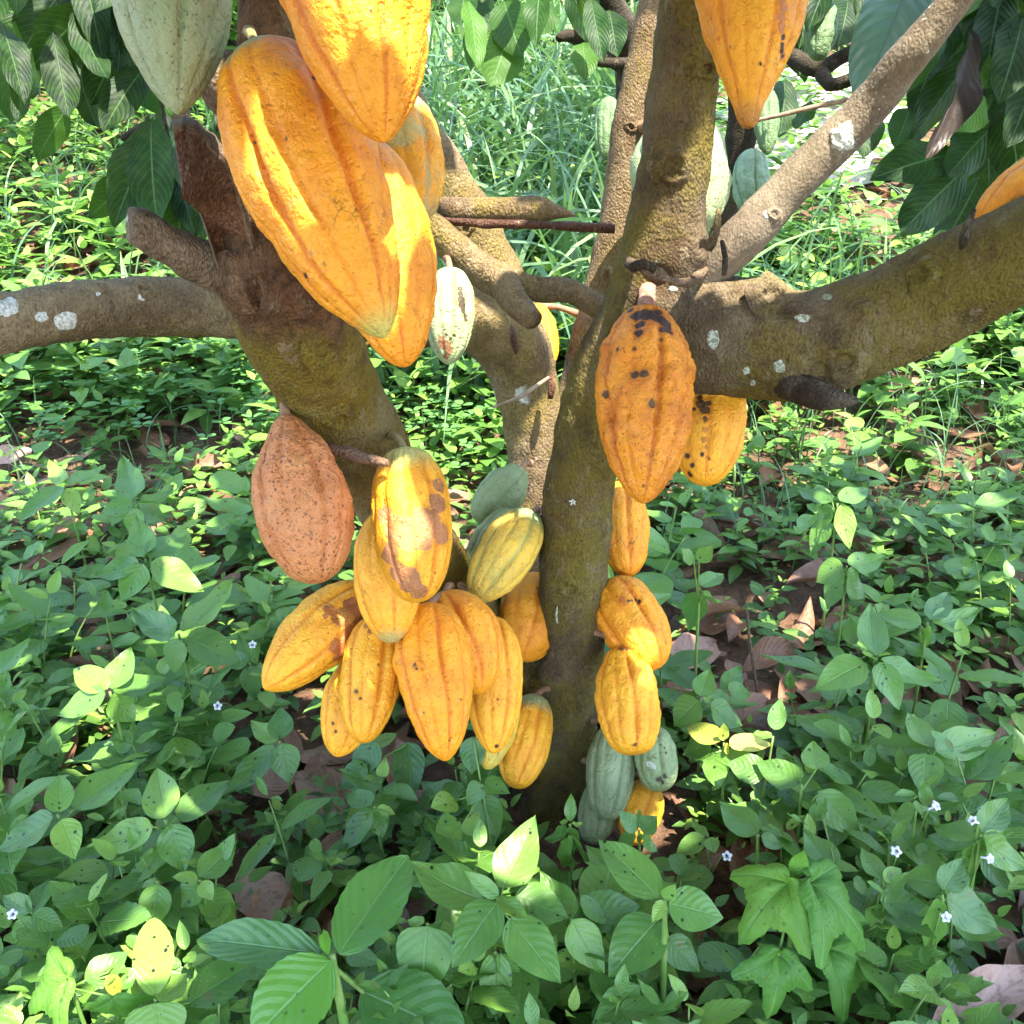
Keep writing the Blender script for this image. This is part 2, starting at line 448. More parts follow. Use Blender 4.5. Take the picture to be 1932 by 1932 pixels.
def lobed_leaf(nr=10, na=84, arch=0.16, seed=0):
    rr = random.Random(seed)
    V, UV = [], []
    lobes = [(0.0, 1.0, 0.52), (1.02, 0.88, 0.48), (-1.02, 0.86, 0.48)]
    j = [rr.uniform(-.12, .12) for _ in range(3)]
    for i in range(nr + 1):
        s = i / nr
        for k in range(na):
            ph = -math.pi + 2 * math.pi * (k + 0.5) / na
            r, off, L = 0.0, 0.0, 1.0
            for n, (p, Lk, w) in enumerate(lobes):
                q = (ph - p - j[n] * .5) / w
                v = Lk * math.exp(-abs(q) ** 1.6)
                if v > r: r, off, L = v, q, Lk
            r = max(r, 0.60 if abs(ph) < 1.0 else 0.46 * max(0.15, 1 - (abs(ph) - 1.0) / 2.3))
            r *= 1 + 0.022 * (1 if k % 2 else -1)
            rs = r * s
            x, y = rs * math.cos(ph), rs * math.sin(ph)
            fold = 0.11 * (1 - math.exp(-(off * 1.5) ** 2)) * s * (1 - .4 * s)
            z = arch * 4 * s * (1 - s) * 0.5 - 0.34 * rs * rs + fold + 0.035 * mnoise.noise(Vector((x * 3 + seed, y * 3, seed)))
            V.append((x, y, z)); UV.append((rs / L, 0.5 + max(-.5, min(.5, off * 0.30))))
    F = []
    for i in range(nr):
        for k in range(na):
            k2 = (k + 1) % na
            F.append((i * na + k, (i + 1) * na + k, (i + 1) * na + k2, i * na + k2))
    V = np.array(V)
    V[:, 2] -= V[0, 2]
    return V, np.array(F), np.array(UV)

LEAF = {
    'ovate': [grid_leaf(16, 6, 0.55 + .05 * i, 1.0 + .06 * i, 0.245, 0.26, 0.08 - .03 * i, 0.014 + .004 * i, seed=i) for i in range(5)],
    'heart': [grid_leaf(14, 6, 0.38, 1.05, 0.33, 0.18, 0.08, 0.012, seed=i) for i in range(3)],
    'broad': [grid_leaf(22, 8, 0.62, 0.72, 0.27, 0.25, 0.08, 0.014, seed=i, tooth=0.02) for i in range(3)],
    'long': [grid_leaf(16, 4, 0.8, 0.95, 0.16, 0.3, 0.10, 0.012, seed=i) for i in range(3)],
    'lobed': [lobed_leaf(seed=i * 7) for i in range(4)],
    'cocoa': [grid_leaf(18, 6, 0.72, 0.85, 0.19, 0.2, 0.08, 0.03, seed=i) for i in range(4)],
    'cocoa_low': [grid_leaf(6, 2, 0.72, 0.85, 0.19, 0.2, 0.08, 0.0, seed=i) for i in range(3)],
    'low': [grid_leaf(5, 2, 0.55, 1.05, 0.26, 0.2, 0.09, 0.0, seed=i) for i in range(3)],
    'dry': [grid_leaf(14, 6, 0.75, 0.85, 0.22, 0.25, 0.10 * (i - 1), 0.035, curl=0.5 * (i - 1.5), seed=i) for i in range(4)],
    'dry_low': [grid_leaf(6, 4, 0.75, 0.85, 0.22, 0.25, 0.08 * (i - 1), 0.03, curl=0.5 * (i - 1.5), seed=i) for i in range(4)],
    'toothed': [grid_leaf(20, 4, 0.5, 0.85, 0.28, 0.2, 0.05, 0.012, seed=i, tooth=0.05) for i in range(2)],
    'round': [grid_leaf(8, 4, 0.55, 0.35, 0.42, 0.15, 0.06, 0.0, seed=i) for i in range(2)],
}

def frames(dirs, ups):
    """rotation matrices (n,3,3), columns = leaf axis, across, normal"""
    x = dirs / (np.linalg.norm(dirs, axis=1)[:, None] + 1e-9)
    z = ups - x * np.sum(ups * x, axis=1)[:, None]
    z /= np.linalg.norm(z, axis=1)[:, None] + 1e-9
    y = np.cross(z, x)
    return np.stack([x, y, z], axis=2)

class Leaves:
    """collects leaves and builds them as ONE mesh"""
    def __init__(s):
        s.d = {}
    def add(s, kind, pos, dirv, up, length, wscale=1.0, tint=None, var=None):
        k = len(LEAF[kind])
        i = rnd.randrange(k) if var is None else var % k
        s.d.setdefault((kind, i), []).append((tuple(pos), tuple(dirv), tuple(up), length, wscale, rnd.random() if tint is None else tint))
    def arrays(s):
        Vs, Fs, Us, Ts, off = [], [], [], [], 0
        for (kind, i), rows in s.d.items():
            V, F, U = LEAF[kind][i]
            pos = np.array([r[0] for r in rows]); M = frames(np.array([r[1] for r in rows], float), np.array([r[2] for r in rows], float))
            L = np.array([r[3] for r in rows]); W = np.array([r[4] for r in rows]); tn = np.array([r[5] for r in rows])
            loc = np.stack([V[None, :, 0] * L[:, None], V[None, :, 1] * (L * W)[:, None], V[None, :, 2] * L[:, None]], axis=2)
            w = np.einsum('nij,nkj->nki', M, loc) + pos[:, None, :]
            n, k = w.shape[:2]
            Vs.append(w.reshape(-1, 3)); Us.append(np.tile(U, (n, 1))); Ts.append(np.repeat(tn, k))
            Fs.append((F[None] + (np.arange(n) * k)[:, None, None] + off).reshape(-1, 4))
            off += n * k
        return np.concatenate(Vs), np.concatenate(Fs), np.concatenate(Us), np.concatenate(Ts)
    def build(s, name, mat, parent=None, origin=None):
        V, F, U, Tn = s.arrays()
        if origin is not None:
            V = V - np.array(origin)
        return mesh_obj(name, V, F, mat, parent, U, {'tint': Tn})

class Tubes:
    def __init__(s):
        s.v, s.f = [], []
    def add(s, path, seg=6, **kw):
        v, f = tube(path, seg, **kw)
        o = len(s.v)
        s.v += [tuple(p) for p in v]
        s.f += [tuple(i + o for i in q) for q in f]
    def build(s, name, mat, parent=None, origin=None):
        V = np.array(s.v)
        if origin is not None:
            V = V - np.array(origin)
        return mesh_obj(name, V, s.f, mat, parent)

# ------------------------------------------------------------------ ground
def build_ground():
    xs = np.concatenate([np.linspace(-40, -4, 25)[:-1], np.linspace(-4, 4, 130), np.linspace(4, 40, 25)[1:]])
    ys = np.concatenate([np.linspace(-30, -1, 20)[:-1], np.linspace(-1, 6, 120), np.linspace(6, 60, 40)[1:]])
    X, Y = np.meshgrid(xs, ys)
    Z = gz(X, Y)
    V = np.stack([X, Y, Z], -1).reshape(-1, 3)
    nx = len(xs)
    i, j = np.meshgrid(np.arange(len(ys) - 1), np.arange(nx - 1), indexing='ij')
    p = (i * nx + j).ravel()
    F = np.stack([p, p + 1, p + nx + 1, p + nx], 1)
    o = mesh_obj('ground', V, F, ground_mat())
    tag(o, kind='structure')
build_ground()

# ------------------------------------------------------------------ the cocoa tree in the middle
BASE = P(1050, 1530, 1.46)
BASE.z = float(gz(BASE.x, BASE.y))
tree = tag(empty('cocoa_tree', BASE), 'many-stemmed mossy cocoa tree laden with orange and green pods', 'tree')

limbs = {
    'trunk': [(1050, 1590, 1.50, 92), (1056, 1500, 1.47, 68), (1066, 1380, 1.44, 60), (1080, 1200, 1.38, 62), (1086, 1010, 1.31, 67), (1100, 880, 1.25, 66), (1150, 720, 1.19, 78), (1215, 610, 1.155, 92), (1238, 520, 1.13, 80), (1262, 380, 1.09, 70), (1285, 200, 1.05, 67), (1312, 0, 1.0, 66), (1330, -200, .96, 64)],
    'limb': [(1235, 650, 1.17, 100), (1320, 640, 1.16, 112), (1410, 640, 1.15, 112), (1500, 655, 1.13, 102), (1600, 628, 1.10, 98), (1750, 562, 1.06, 97), (1930, 472, 1.0, 96), (2120, 370, .95, 92), (2300, 240, .9, 88)],
    'leaning': [(1020, 1440, 1.46, 58), (940, 1260, 1.42, 62), (850, 1110, 1.36, 64), (755, 965, 1.24, 70), (690, 850, 1.15, 82), (622, 735, 1.08, 96), (570, 630, 1.0, 108), (522, 520, .95, 112), (505, 410, .92, 92), (502, 260, .9, 70), (503, 100, .88, 57), (505, -60, .86, 54), (505, -220, .84, 52)],
    'arching': [(1035, 1420, 1.52, 55), (1025, 1150, 1.53, 52), (1018, 960, 1.53, 52), (1002, 780, 1.5, 58), (968, 660, 1.47, 70), (905, 605, 1.42, 66), (800, 596, 1.35, 58), (650, 592, 1.27, 56), (450, 582, 1.2, 57), (250, 580, 1.15, 57), (60, 600, 1.1, 58), (-150, 640, 1.05, 58)],
    'back': [(965, 650, 1.47, 62), (940, 540, 1.46, 56), (900, 450, 1.44, 52), (845, 345, 1.42, 48), (780, 230, 1.4, 44), (730, 100, 1.38, 40), (700, -60, 1.36, 36)],
}
def build_wood():
    bm = bmesh.new()
    paths = {k: px_path(r) for k, r in limbs.items()}
    for k, pth in paths.items():
        v, f = tube(pth, 22)
        bv = [bm.verts.new(p) for p in v]
        for q in f:
            try: bm.faces.new([bv[i] for i in q])
            except ValueError: pass
    me = bpy.data.meshes.new('wood_tmp')
    bm.to_mesh(me); bm.free()
    o = bpy.data.objects.new('wood_tmp', me)
    col.objects.link(o)
    md = o.modifiers.new('r', 'REMESH'); md.mode = 'VOXEL'; md.voxel_size = 0.0045; md.use_smooth_shade = True
    sm = o.modifiers.new('s', 'SMOOTH'); sm.factor = 0.5; sm.iterations = 9
    dg = bpy.context.evaluated_depsgraph_get()
    ev = o.evaluated_get(dg).to_mesh()
    nv = len(ev.vertices)
    V = np.zeros(nv * 3); ev.vertices.foreach_get('co', V); V = V.reshape(-1, 3)
    Nn = np.zeros(nv * 3); ev.vertices.foreach_get('normal', Nn); Nn = Nn.reshape(-1, 3)
    F = np.array([tuple(p.vertices) for p in ev.polygons if len(p.vertices) == 4])
    o.evaluated_get(dg).to_mesh_clear()
    bpy.data.objects.remove(o)
    names = list(paths)
    D = np.stack([np.min(np.stack([np.linalg.norm(V - s[:3], axis=1) - s[3] for s in pth[::3]]), axis=0) for pth in paths.values()], 1)
    # knots, knobs and uneven bark
    disp = np.zeros(nv)
    for i in range(nv):
        p = Vector(V[i])
        disp[i] = 0.0045 * mnoise.noise(p * 14) + 0.0024 * mnoise.noise(p * 45) + 0.0011 * mnoise.noise(p * 130)
    knots = [(1265, 318, 1.03, .030, .014), (1590, 690, 1.03, .030, .013), (1350, 470, 1.07, .022, .012), (1550, 660, 1.04, .025, -.006), (1480, 560, 1.06, .04, .010),
             (905, 700, 1.40, .022, .008), (1000, 930, 1.45, .02, .008), (1070, 1120, 1.30, .016, .007), (1075, 1330, 1.36, .016, .006), (690, 640, .95, .03, .010), (600, 700, .98, .03, .010), (1240, 540, 1.05, .045, .016)]
    for x, y, d, r, a in knots[2:5] + knots[-1:]:
        c = np.array(P(x, y, d))
        i = np.argmin(np.linalg.norm(V - c, axis=1))
        q = np.linalg.norm(V - V[i], axis=1) / r
        disp += a * np.exp(-q * q) - a * 1.1 * np.exp(-(q / 0.36) ** 2)
    V = V + Nn * disp[:, None]
    own = np.argmin(D, axis=1)
    fo = own[F[:, 0]]
    mats = {'trunk': BARK, 'limb': BARK, 'leaning': BARK_LEFT, 'arching': BARK_PALE, 'back': BARK_PALE}
    kinds = {'trunk': 'trunk', 'limb': 'branch', 'leaning': 'trunk', 'arching': 'branch', 'back': 'branch'}
    labs = {'trunk': 'slim grey brown main trunk in the middle', 'limb': 'thick mossy limb reaching out to the right', 'leaning': 'thick red brown trunk leaning to the left', 'arching': 'pale tan limb arching over to the left', 'back': 'pale limb rising behind the orange pods'}
    for i, k in enumerate(names):
        f = F[fo == i]
        if not len(f): continue
        used, inv = np.unique(f, return_inverse=True)
        ob = mesh_obj(kinds[k], V[used] - np.array(BASE), inv.reshape(-1, 4), mats[k], tree)
        ob['label'] = labs[k]
    return paths
PATHS = build_wood()

def tree_tube(name, rows, mat, seg=20, rough=0.12, freq=30, label=None, taper_end=False):
    pth = px_path(rows, 0.008)
    v, f = tube(pth, seg, rough=rough, freq=freq)
    o = mesh_obj(name, np.array(v) - np.array(BASE), f, mat, tree)
    if label: o['label'] = label
    return o

tree_tube('branch', [(1325, 520, 1.13, 40), (1400, 448, 1.10, 41), (1500, 342, 1.08, 40), (1622, 220, 1.05, 39), (1722, 100, 1.0, 36), (1802, 0, .97, 32), (1890, -120, .93, 30)], BARK_SPOT, label='straight spotted branch slanting up to the right')
tree_tube('branch', [(1080, 760, 1.60, 34), (1112, 640, 1.59, 36), (1142, 530, 1.58, 37), (1166, 420, 1.56, 36), (1186, 250, 1.52, 33), (1216, 100, 1.5, 30), (1245, -60, 1.48, 28)], BARK_PALE, label='thin pale upright stem behind the main trunk')
tree_tube('branch', [(770, 395, 1.18, 30), (820, 435, 1.2, 31), (880, 490, 1.21, 32), (945, 530, 1.22, 34), (1005, 546, 1.22, 25), (1075, 549, 1.22, 23), (1115, 570, 1.22, 23), (1165, 600, 1.2, 24)], BARK_PALE, label='forked grey branch crossing to the main trunk')
tree_tube('cut_stub', [(945, 525, 1.21, 30), (975, 570, 1.19, 27), (1005, 606, 1.17, 21)], BARK_PALE, rough=.2, label='short cut fork of the grey branch')
tree_tube('broken_branch', [(760, 402, 1.24, 27), (860, 399, 1.23, 27), (960, 397, 1.22, 25), (1022, 394, 1.22, 23), (1040, 398, 1.22, 17), (1064, 402, 1.22, 9), (1086, 406, 1.22, 3)], BARK_PALE, label='level dead branch snapped to a point')
tree_tube('splinter', [(830, 414, 1.20, 5), (900, 421, 1.20, 8), (1010, 424, 1.20, 8), (1090, 428, 1.20, 9), (1160, 431, 1.2, 9)], DEADWOOD, 8, .3, 60)
tree_tube('cut_stub', [(520, 250, .9, 62), (450, 180, .88, 58), (405, 128, .87, 46), (398, 122, .868, 30)], CUTWOOD, 24, .18, 40, label='cracked grey stub behind the top orange pods')
tree_tube('cut_stub', [(470, 535, .97, 46), (400, 505, .93, 42), (330, 466, .90, 38), (262, 430, .88, 36), (243, 424, .875, 30)], CUTWOOD, 22, .2, 45, label='short sawn stub pointing left')
tree_tube('cut_stub', [(1480, 715, 1.12, 36), (1540, 745, 1.07, 27), (1585, 755, 1.05, 17), (1620, 755, 1.04, 4)], BARK_DARK, 18, .25, 60, label='pointed snapped stub under the right limb')
tree_tube('dead_twig', [(590, 838, 1.04, 6), (625, 848, 1.02, 11), (670, 858, 1.01, 12), (722, 872, 1.0, 9), (735, 872, 1.0, 4)], DEADWOOD, 10, .3, 70)
tree_tube('dead_twig', [(930, 768, 1.38, 3), (975, 752, 1.36, 4), (1005, 733, 1.36, 4), (1035, 712, 1.38, 3)], TWIG, 6, .1)
tree_tube('dead_twig', [(1400, 232, 1.2, 4), (1470, 218, 1.18, 4), (1530, 203, 1.17, 5), (1600, 188, 1.16, 5)], TWIG, 6, .1)
tree_tube('dead_twig', [(1335, 470, 1.04, 10), (1350, 440, 1.03, 9), (1356, 395, 1.02, 5)], BARK, 8, .3, 80)
tree_tube('dead_twig', [(1362, 455, 1.03, 4), (1368, 485, 1.02, 6), (1366, 520, 1.02, 5)], BARK_DARK, 8, .3, 80)
tree_tube('dead_twig', [(1838, 395, .93, 4), (1826, 425, .93, 9), (1818, 458, .935, 8), (1812, 470, .94, 3)], BARK_DARK, 8, .3, 80)
tree_tube('dead_twig', [(966, 615, 1.37, 3), (969, 640, 1.365, 8), (974, 668, 1.365, 3)], DEADWOOD, 8, .2, 80)
tree_tube('dead_twig', [(1040, 708, 1.41, 5), (1041, 730, 1.405, 8), (1038, 752, 1.41, 5)], DEADWOOD, 8, .2, 80)

def torn_stump():
    """dark split slab of dead wood standing up left of the leaning trunk; cut face with a raised bark rim"""
    outl = [(326, 240), (345, 233), (368, 240), (400, 268), (425, 298), (445, 335), (462, 400), (480, 470), (490, 560), (440, 560), (410, 500), (392, 440), (372, 385), (350, 325), (332, 275)]
    n = 90
    pts = catmull([(x, y, 0) for x, y in outl + [outl[0]]], 1e9)
    loop = []
    m = len(outl)
    for i in range(n):
        t = i / n * m
        k = int(t); f = t - k
        a, b = outl[k % m], outl[(k + 1) % m]
        loop.append((a[0] + (b[0] - a[0]) * f, a[1] + (b[1] - a[1]) * f))
    cx, cy = 415, 420
    V, rings = [], []
    spec = [(0.0, 0.0), (0.35, 0.0), (0.6, 0.001), (0.82, 0.0), (0.9, -0.004), (0.98, -0.007), (1.06, -0.001), (1.12, 0.014), (1.15, 0.035), (1.05, 0.07), (0.8, 0.09), (0.3, 0.1)]
    for s, dz in spec:
        for i, (x, y) in enumerate(loop):
            j = 1 + 0.03 * mnoise.noise(Vector((x * .06, y * .06, s * 3)))
            sc = s * j
            dd = .87 + (y - 420) * 0.00032
            # the axis of the slab, so that shrinking keeps it slim
            ax = 345 + (y - 240) * 0.31
            xx, yy = ax + (x - ax) * sc, cy + (y - cy) * (0.25 + 0.75 * sc if s < 1 else 1 + (sc - 1) * .5)
            nz = 0.003 * mnoise.noise(Vector((xx * .05, yy * .02, 3))) + 0.0015 * mnoise.noise(Vector((xx * .2, yy * .1, 9)))
            V.append(tuple(P(xx, yy, dd + dz + nz)))
    F = []
    for r in range(len(spec) - 1):
        for i in range(n):
            i2 = (i + 1) % n
            F.append((r * n + i, r * n + i2, (r + 1) * n + i2, (r + 1) * n + i))
    V = np.array(V) - np.array(BASE)
    face = mesh_obj('torn_stump', V[:n * 5], [f for f in F if max(f) < n * 5], STUMPWOOD, tree)
    face['label'] = 'dark red brown torn stump of dead wood'
    rim = mesh_obj('bark_rim', V, [f for f in F if max(f) >= n * 5], CUTWOOD, face)
torn_stump()

def ring_collar():
    """ragged lip of bark where the upper trunk meets the old cut"""
    row = [(1186, 490), (1194, 500), (1205, 497), (1222, 510), (1245, 520), (1270, 532), (1295, 534), (1320, 520), (1340, 500)]
    pts = []
    for i, (x, y) in enumerate(row):
        e = abs(i / (len(row) - 1) - 0.45) * 2
        pts.append((x, y, 1.035 + 0.07 * e * e, 11 * (1.1 - 0.5 * e) + 3 * math.sin(i * 2.1)))
    tree_tube('bark_collar', pts, CUTWOOD, 10, .5, 60)
    tree_tube('bark_collar', [(1180, 500, 1.05, 4), (1196, 505, 1.035, 10), (1215, 498, 1.03, 9), (1236, 512, 1.03, 6)], BARK_DARK, 10, .5, 80)
ring_collar()
# lichen rosettes and a pale scar that sit on the bark
LICHEN = plain_mat('pale grey green lichen', (0.16, 0.18, 0.11), (0.44, 0.46, 0.38), 330, 0.95, 0.8, 300, 0.002)
WHITELICHEN = plain_mat('white lichen', (0.30, 0.29, 0.24), (0.60, 0.60, 0.55), 300, 0.95, 0.6, 300, 0.002)
GREENLICHEN = plain_mat('grey green scar', (0.14, 0.16, 0.08), (0.25, 0.26, 0.17), 160, 0.95, 0.5, 300, 0.002)
from mathutils.bvhtree import BVHTree
def tree_bvh():
    V, F, off = [], [], 0
    for o in tree.children:
        if o.name.split('.')[0] not in ('trunk', 'branch'): continue
        me = o.data
        V += [tuple(Vector(v.co) + BASE) for v in me.vertices]
        F += [tuple(i + off for i in p.vertices) for p in me.polygons]
        off = len(V)
    return BVHTree.FromPolygons(V, F)
BVH = tree_bvh()
def knot(x, y, r, h, mat=BARK, seed=0.0, deep=1.0):
    """raised scar with a sunken, cracked middle, on the bark seen at (x, y)"""
    hit = BVH.ray_cast(CAM, (P(x, y, 1) - CAM).normalized())
    if hit[0] is None: return
    p, nn = hit[0], hit[1]
    s = nn.orthogonal().normalized(); q = nn.cross(s)
    V, F, n, rr = [], [], 30, 12
    for i in range(rr + 1):
        t = i / rr
        for k in range(n):
            a = 2 * math.pi * k / n
            w = (1 + .3 * abs(math.cos(a + seed))) * (1 + .35 * mnoise.noise(Vector((math.cos(a) * 1.5 + seed, math.sin(a) * 1.5, seed))))
            z = h * (math.exp(-((t - .52) / .24) ** 2) - .9 * deep * math.exp(-(t / .3) ** 2)) - .0015 * max(0, t - .75) * 4
            z += h * .7 * mnoise.noise(Vector((math.cos(a) * t * 5 + seed, math.sin(a) * t * 5, seed + 2)))* (1 - t * .5)
            V.append(tuple(p + (s * math.cos(a) + q * math.sin(a)) * (r * t * w) + nn * (z - .0006) - BASE))
    for i in range(rr):
        for k in range(n):
            k2 = (k + 1) % n
            F.append((i * n + k, (i + 1) * n + k, (i + 1) * n + k2, i * n + k2))
    o = mesh_obj('knot', V, F, mat, tree)
    if deep > .8:
        F2 = [(i * n + k, (i + 1) * n + k, (i + 1) * n + (k + 1) % n, i * n + (k + 1) % n) for i in range(3) for k in range(n)]
        mesh_obj('knot_hollow', [tuple(Vector(v) + nn * .0006) for v in V[:n * 4]], F2, BARK_DARK, o)
for i, (x, y, r, h, m, dp) in enumerate([(1266, 316, .022, .008, BARK, 1), (1592, 682, .024, .008, BARK, .78), (1145, 524, .014, .005, BARK_PALE, .78), (1580, 262, .009, .003, BARK_SPOT, .6), (1460, 404, .009, .003, BARK_SPOT, .6), (1715, 190, .012, .004, BARK_SPOT, .6),
        (905, 720, .016, .005, BARK_PALE, .6), (1075, 1112, .016, .004, BARK, .7), (1082, 1330, .014, .004, BARK, .7), (690, 622, .024, .007, BARK_LEFT, .8), (500, 552, .036, .007, BARK_LEFT, .75), (560, 560, .03, .006, BARK_LEFT, .6), (455, 520, .02, .006, BARK_LEFT, .7), (610, 660, .02, .006, BARK_LEFT, .7),
        (1452, 560, .022, .007, BARK, .5), (1740, 520, .02, .006, BARK, .6), (1120, 840, .014, .004, BARK, .6), (640, 790, .018, .005, BARK_LEFT, .6), (1190, 240, .009, .004, BARK_PALE, .6), (270, 545, .012, .005, BARK_PALE, .4), (1330, 130, .014, .006, BARK, .4), (880, 432, .012, .006, BARK_PALE, .5)]):
    knot(x, y, r, h, m, i * 2.7, dp)
def patch(x, y, rx, ry, mat, seed, parent=tree):
    """flat crust laid on whatever bark is seen at (x, y)"""
    n, rr = 44, 6
    V, F = [], []
    for r in range(rr + 1):
        for k in range(n):
            a = 2 * math.pi * k / n
            w = 1 + 0.22 * mnoise.noise(Vector((math.cos(a) * 1.6 + seed, math.sin(a) * 1.6, seed))) + 0.14 * mnoise.noise(Vector((math.cos(a) * 5 + seed, math.sin(a) * 4, seed)))
            s = r / rr * w
            px, py = x + rx * s * math.cos(a), y + ry * s * math.sin(a)
            d = (P(px, py, 1) - CAM).normalized()
            hit = BVH.ray_cast(CAM, d)
            if hit[0] is None:
                return None
            lift = 0.0007 * (1 - (r / rr) ** 3) + (0.0005 if r < rr else -0.0008)
            V.append(tuple(hit[0] + hit[1] * lift - BASE))
    for r in range(rr):
        for k in range(n):
            k2 = (k + 1) % n
            F.append((r * n + k, (r + 1) * n + k, (r + 1) * n + k2, r * n + k2))
    return mesh_obj('lichen_patch', V, F, mat, parent)
for i, (x, y, rx, ry, m) in enumerate([(1346, 640, 13, 19, LICHEN), (1470, 692, 13, 13, LICHEN), (1408, 700, 8, 8, LICHEN), (1492, 748, 46, 18, GREENLICHEN), (1420, 722, 6, 6, LICHEN),
        (14, 580, 22, 20, WHITELICHEN), (78, 598, 14, 11, WHITELICHEN), (124, 606, 24, 20, WHITELICHEN), (268, 560, 10, 8, WHITELICHEN), (186, 555, 5, 4, WHITELICHEN),
        (1446, 404, 7, 9, WHITELICHEN),
        (1270, 545, 9, 6, LICHEN), (1590, 715, 12, 8, LICHEN), (1515, 600, 16, 8, LICHEN), (1560, 560, 10, 6, GREENLICHEN)]):
    patch(x, y, rx, ry, m, i * 3.3)

# ------------------------------------------------------------------ cocoa pods
def halo(t, dist, marks, a, b):
    h = None
    for p, r in marks:
        q = t.math('SUBTRACT', 1.0, t.step(t.math('DIVIDE', dist(p), r), a, b))
        h = q if h is None else t.math('MAXIMUM', h, q)
    return h

def wvq(t, oc):
    w = t.n('ShaderNodeVectorMath', operation='ADD')
    t.set(w.inputs[0], oc); t.set(w.inputs[1], t.scalev(t.noise(oc, 120, 3, color=True), (0.008, 0.008, 0.008)))
    return w.outputs[0]

def pod_mat(name, ridge, groove, top=None, topamt=0.0, speck=0.3, speckcol=(0.16, 0.05, 0.012), tipcol=None, spots=(), spotcol=(0.022, 0.012, 0.010), blots=(), blotcol=(0.22, 0.085, 0.035), rough=0.5, mottling=0.5, greenwash=0.0, lines=0.0, freckle=0.0, paler=None):
    paler = paler or tuple(min(.85, x * 1.0 + y) for x, y in zip(ridge, (0.02, 0.10, 0.03)))
    t = N(name)
    oc = t.coord('Object')
    g = t.attr('groove'); tt = t.attr('along')
    n1 = t.noise(oc, 24, 4, 0.6)
    n2 = t.noise(oc, 120, 4, 0.65)
    c = t.mix(t.math('MULTIPLY', t.step(g, 0.15, 0.95), 0.75), ridge, groove)
    c = t.mix(t.math('MULTIPLY', t.step(n1, 0.38, 0.68), mottling), c, groove)
    if greenwash:
        gw = t.step(t.math('ADD', t.noise(oc, 16, 3), t.math('MULTIPLY', g, 0.1)), 0.62 - 0.25 * greenwash, 0.72 - 0.2 * greenwash)
        c = t.mix(t.math('MULTIPLY', gw, 0.75), c, top)
    if top is not None and topamt:
        tp = t.math('ADD', tt, t.math('MULTIPLY', t.math('SUBTRACT', n1, 0.5), 0.25))
        tm = t.math('SUBTRACT', 1.0, t.step(tp, topamt * 0.35, topamt))
        c = t.mix(tm, c, top)
    if tipcol is not None:
        c = t.mix(t.step(tt, 0.9, 0.99), c, tipcol)
    if speck:
        s = t.step(t.noise(oc, 260, 4, 0.7), 0.53, 0.62)
        area = t.step(t.noise(oc, 13, 3), 0.46, 0.66)
        c = t.mix(t.math('MULTIPLY', t.math('MULTIPLY', s, area), min(.85, speck * .8)), c, speckcol)
        for sc, cut in ((170, 0.90), (330, 0.72)):
            v = t.n('ShaderNodeTexVoronoi'); t.set(v.inputs['Vector'], oc); v.inputs['Scale'].default_value = sc
            sep = t.n('ShaderNodeSeparateColor'); t.set(sep.inputs[0], v.outputs['Color'])
            pick = t.math('GREATER_THAN', sep.outputs[0], 1.0 - (1.0 - cut) * min(2.6, speck * speck * 1.9))
            rr = t.math('MULTIPLY', t.math('MULTIPLY', sep.outputs[1], sep.outputs[1]), 0.26)
            dots = t.math('MULTIPLY', t.math('SUBTRACT', 1.0, t.step(t.math('SUBTRACT', v.outputs['Distance'], rr), 0.06, 0.18)), pick)
            c = t.mix(t.math('MULTIPLY', dots, min(.9, .35 + speck * .6)), c, speckcol)
    if freckle:
        for scl in (210, 300, 420):
            v = t.n('ShaderNodeTexVoronoi'); t.set(v.inputs['Vector'], oc); v.inputs['Scale'].default_value = scl
            sep = t.n('ShaderNodeSeparateColor'); t.set(sep.inputs[0], v.outputs['Color'])
            pick = t.math('GREATER_THAN', t.math('ADD', sep.outputs[0], t.math('MULTIPLY', t.noise(oc, 20, 3), 0.5)), 0.98)
            dots = t.math('MULTIPLY', t.math('SUBTRACT', 1.0, t.step(t.math('SUBTRACT', v.outputs['Distance'], t.math('MULTIPLY', sep.outputs[1], 0.2)), 0.12, 0.24)), pick)
            c = t.mix(t.math('MULTIPLY', dots, freckle), c, speckcol)
    sc = t.noise(t.scalev(oc, (1.0, 1.0, 0.28)), 85, 4, 0.7)
    c = t.mix(t.math('MULTIPLY', t.step(sc, 0.62, 0.74), 0.45), c, t.mix(0.5, groove, (0.10, 0.04, 0.012)))
    c = t.mix(t.math('MULTIPLY', t.step(t.noise(oc, 55, 4, 0.7), 0.60, 0.70), 0.30), c, t.mix(0.4, ridge, (0.55, 0.42, 0.20)))
    e0 = t.voro(t.scalev(wvq(t, oc), (1, 1, 0.6)), 55, 'DISTANCE_TO_EDGE')
    scr = t.math('MULTIPLY', t.math('SUBTRACT', 1.0, t.step(e0, 0.0, 0.03)), t.step(t.noise(oc, 32, 2), 0.60, 0.64))
    c = t.mix(t.math('MULTIPLY', scr, 0.55), c, (0.13, 0.05, 0.015))
    if lines:
        e = t.voro(t.scalev(oc, (1, 1, 0.8)), 38, 'DISTANCE_TO_EDGE')
        ln = t.math('MULTIPLY', t.math('SUBTRACT', 1.0, t.step(e, 0.0, 0.035)), t.step(t.noise(oc, 25, 2), 0.55, 0.6))
        c = t.mix(t.math('MULTIPLY', ln, lines), c, (0.03, 0.03, 0.02))
    wv = t.n('ShaderNodeVectorMath', operation='ADD')
    t.set(wv.inputs[0], oc); t.set(wv.inputs[1], t.scalev(t.noise(oc, 90, 3, color=True), (0.012, 0.012, 0.012)))
    ws = t.n('ShaderNodeVectorMath', operation='ADD')
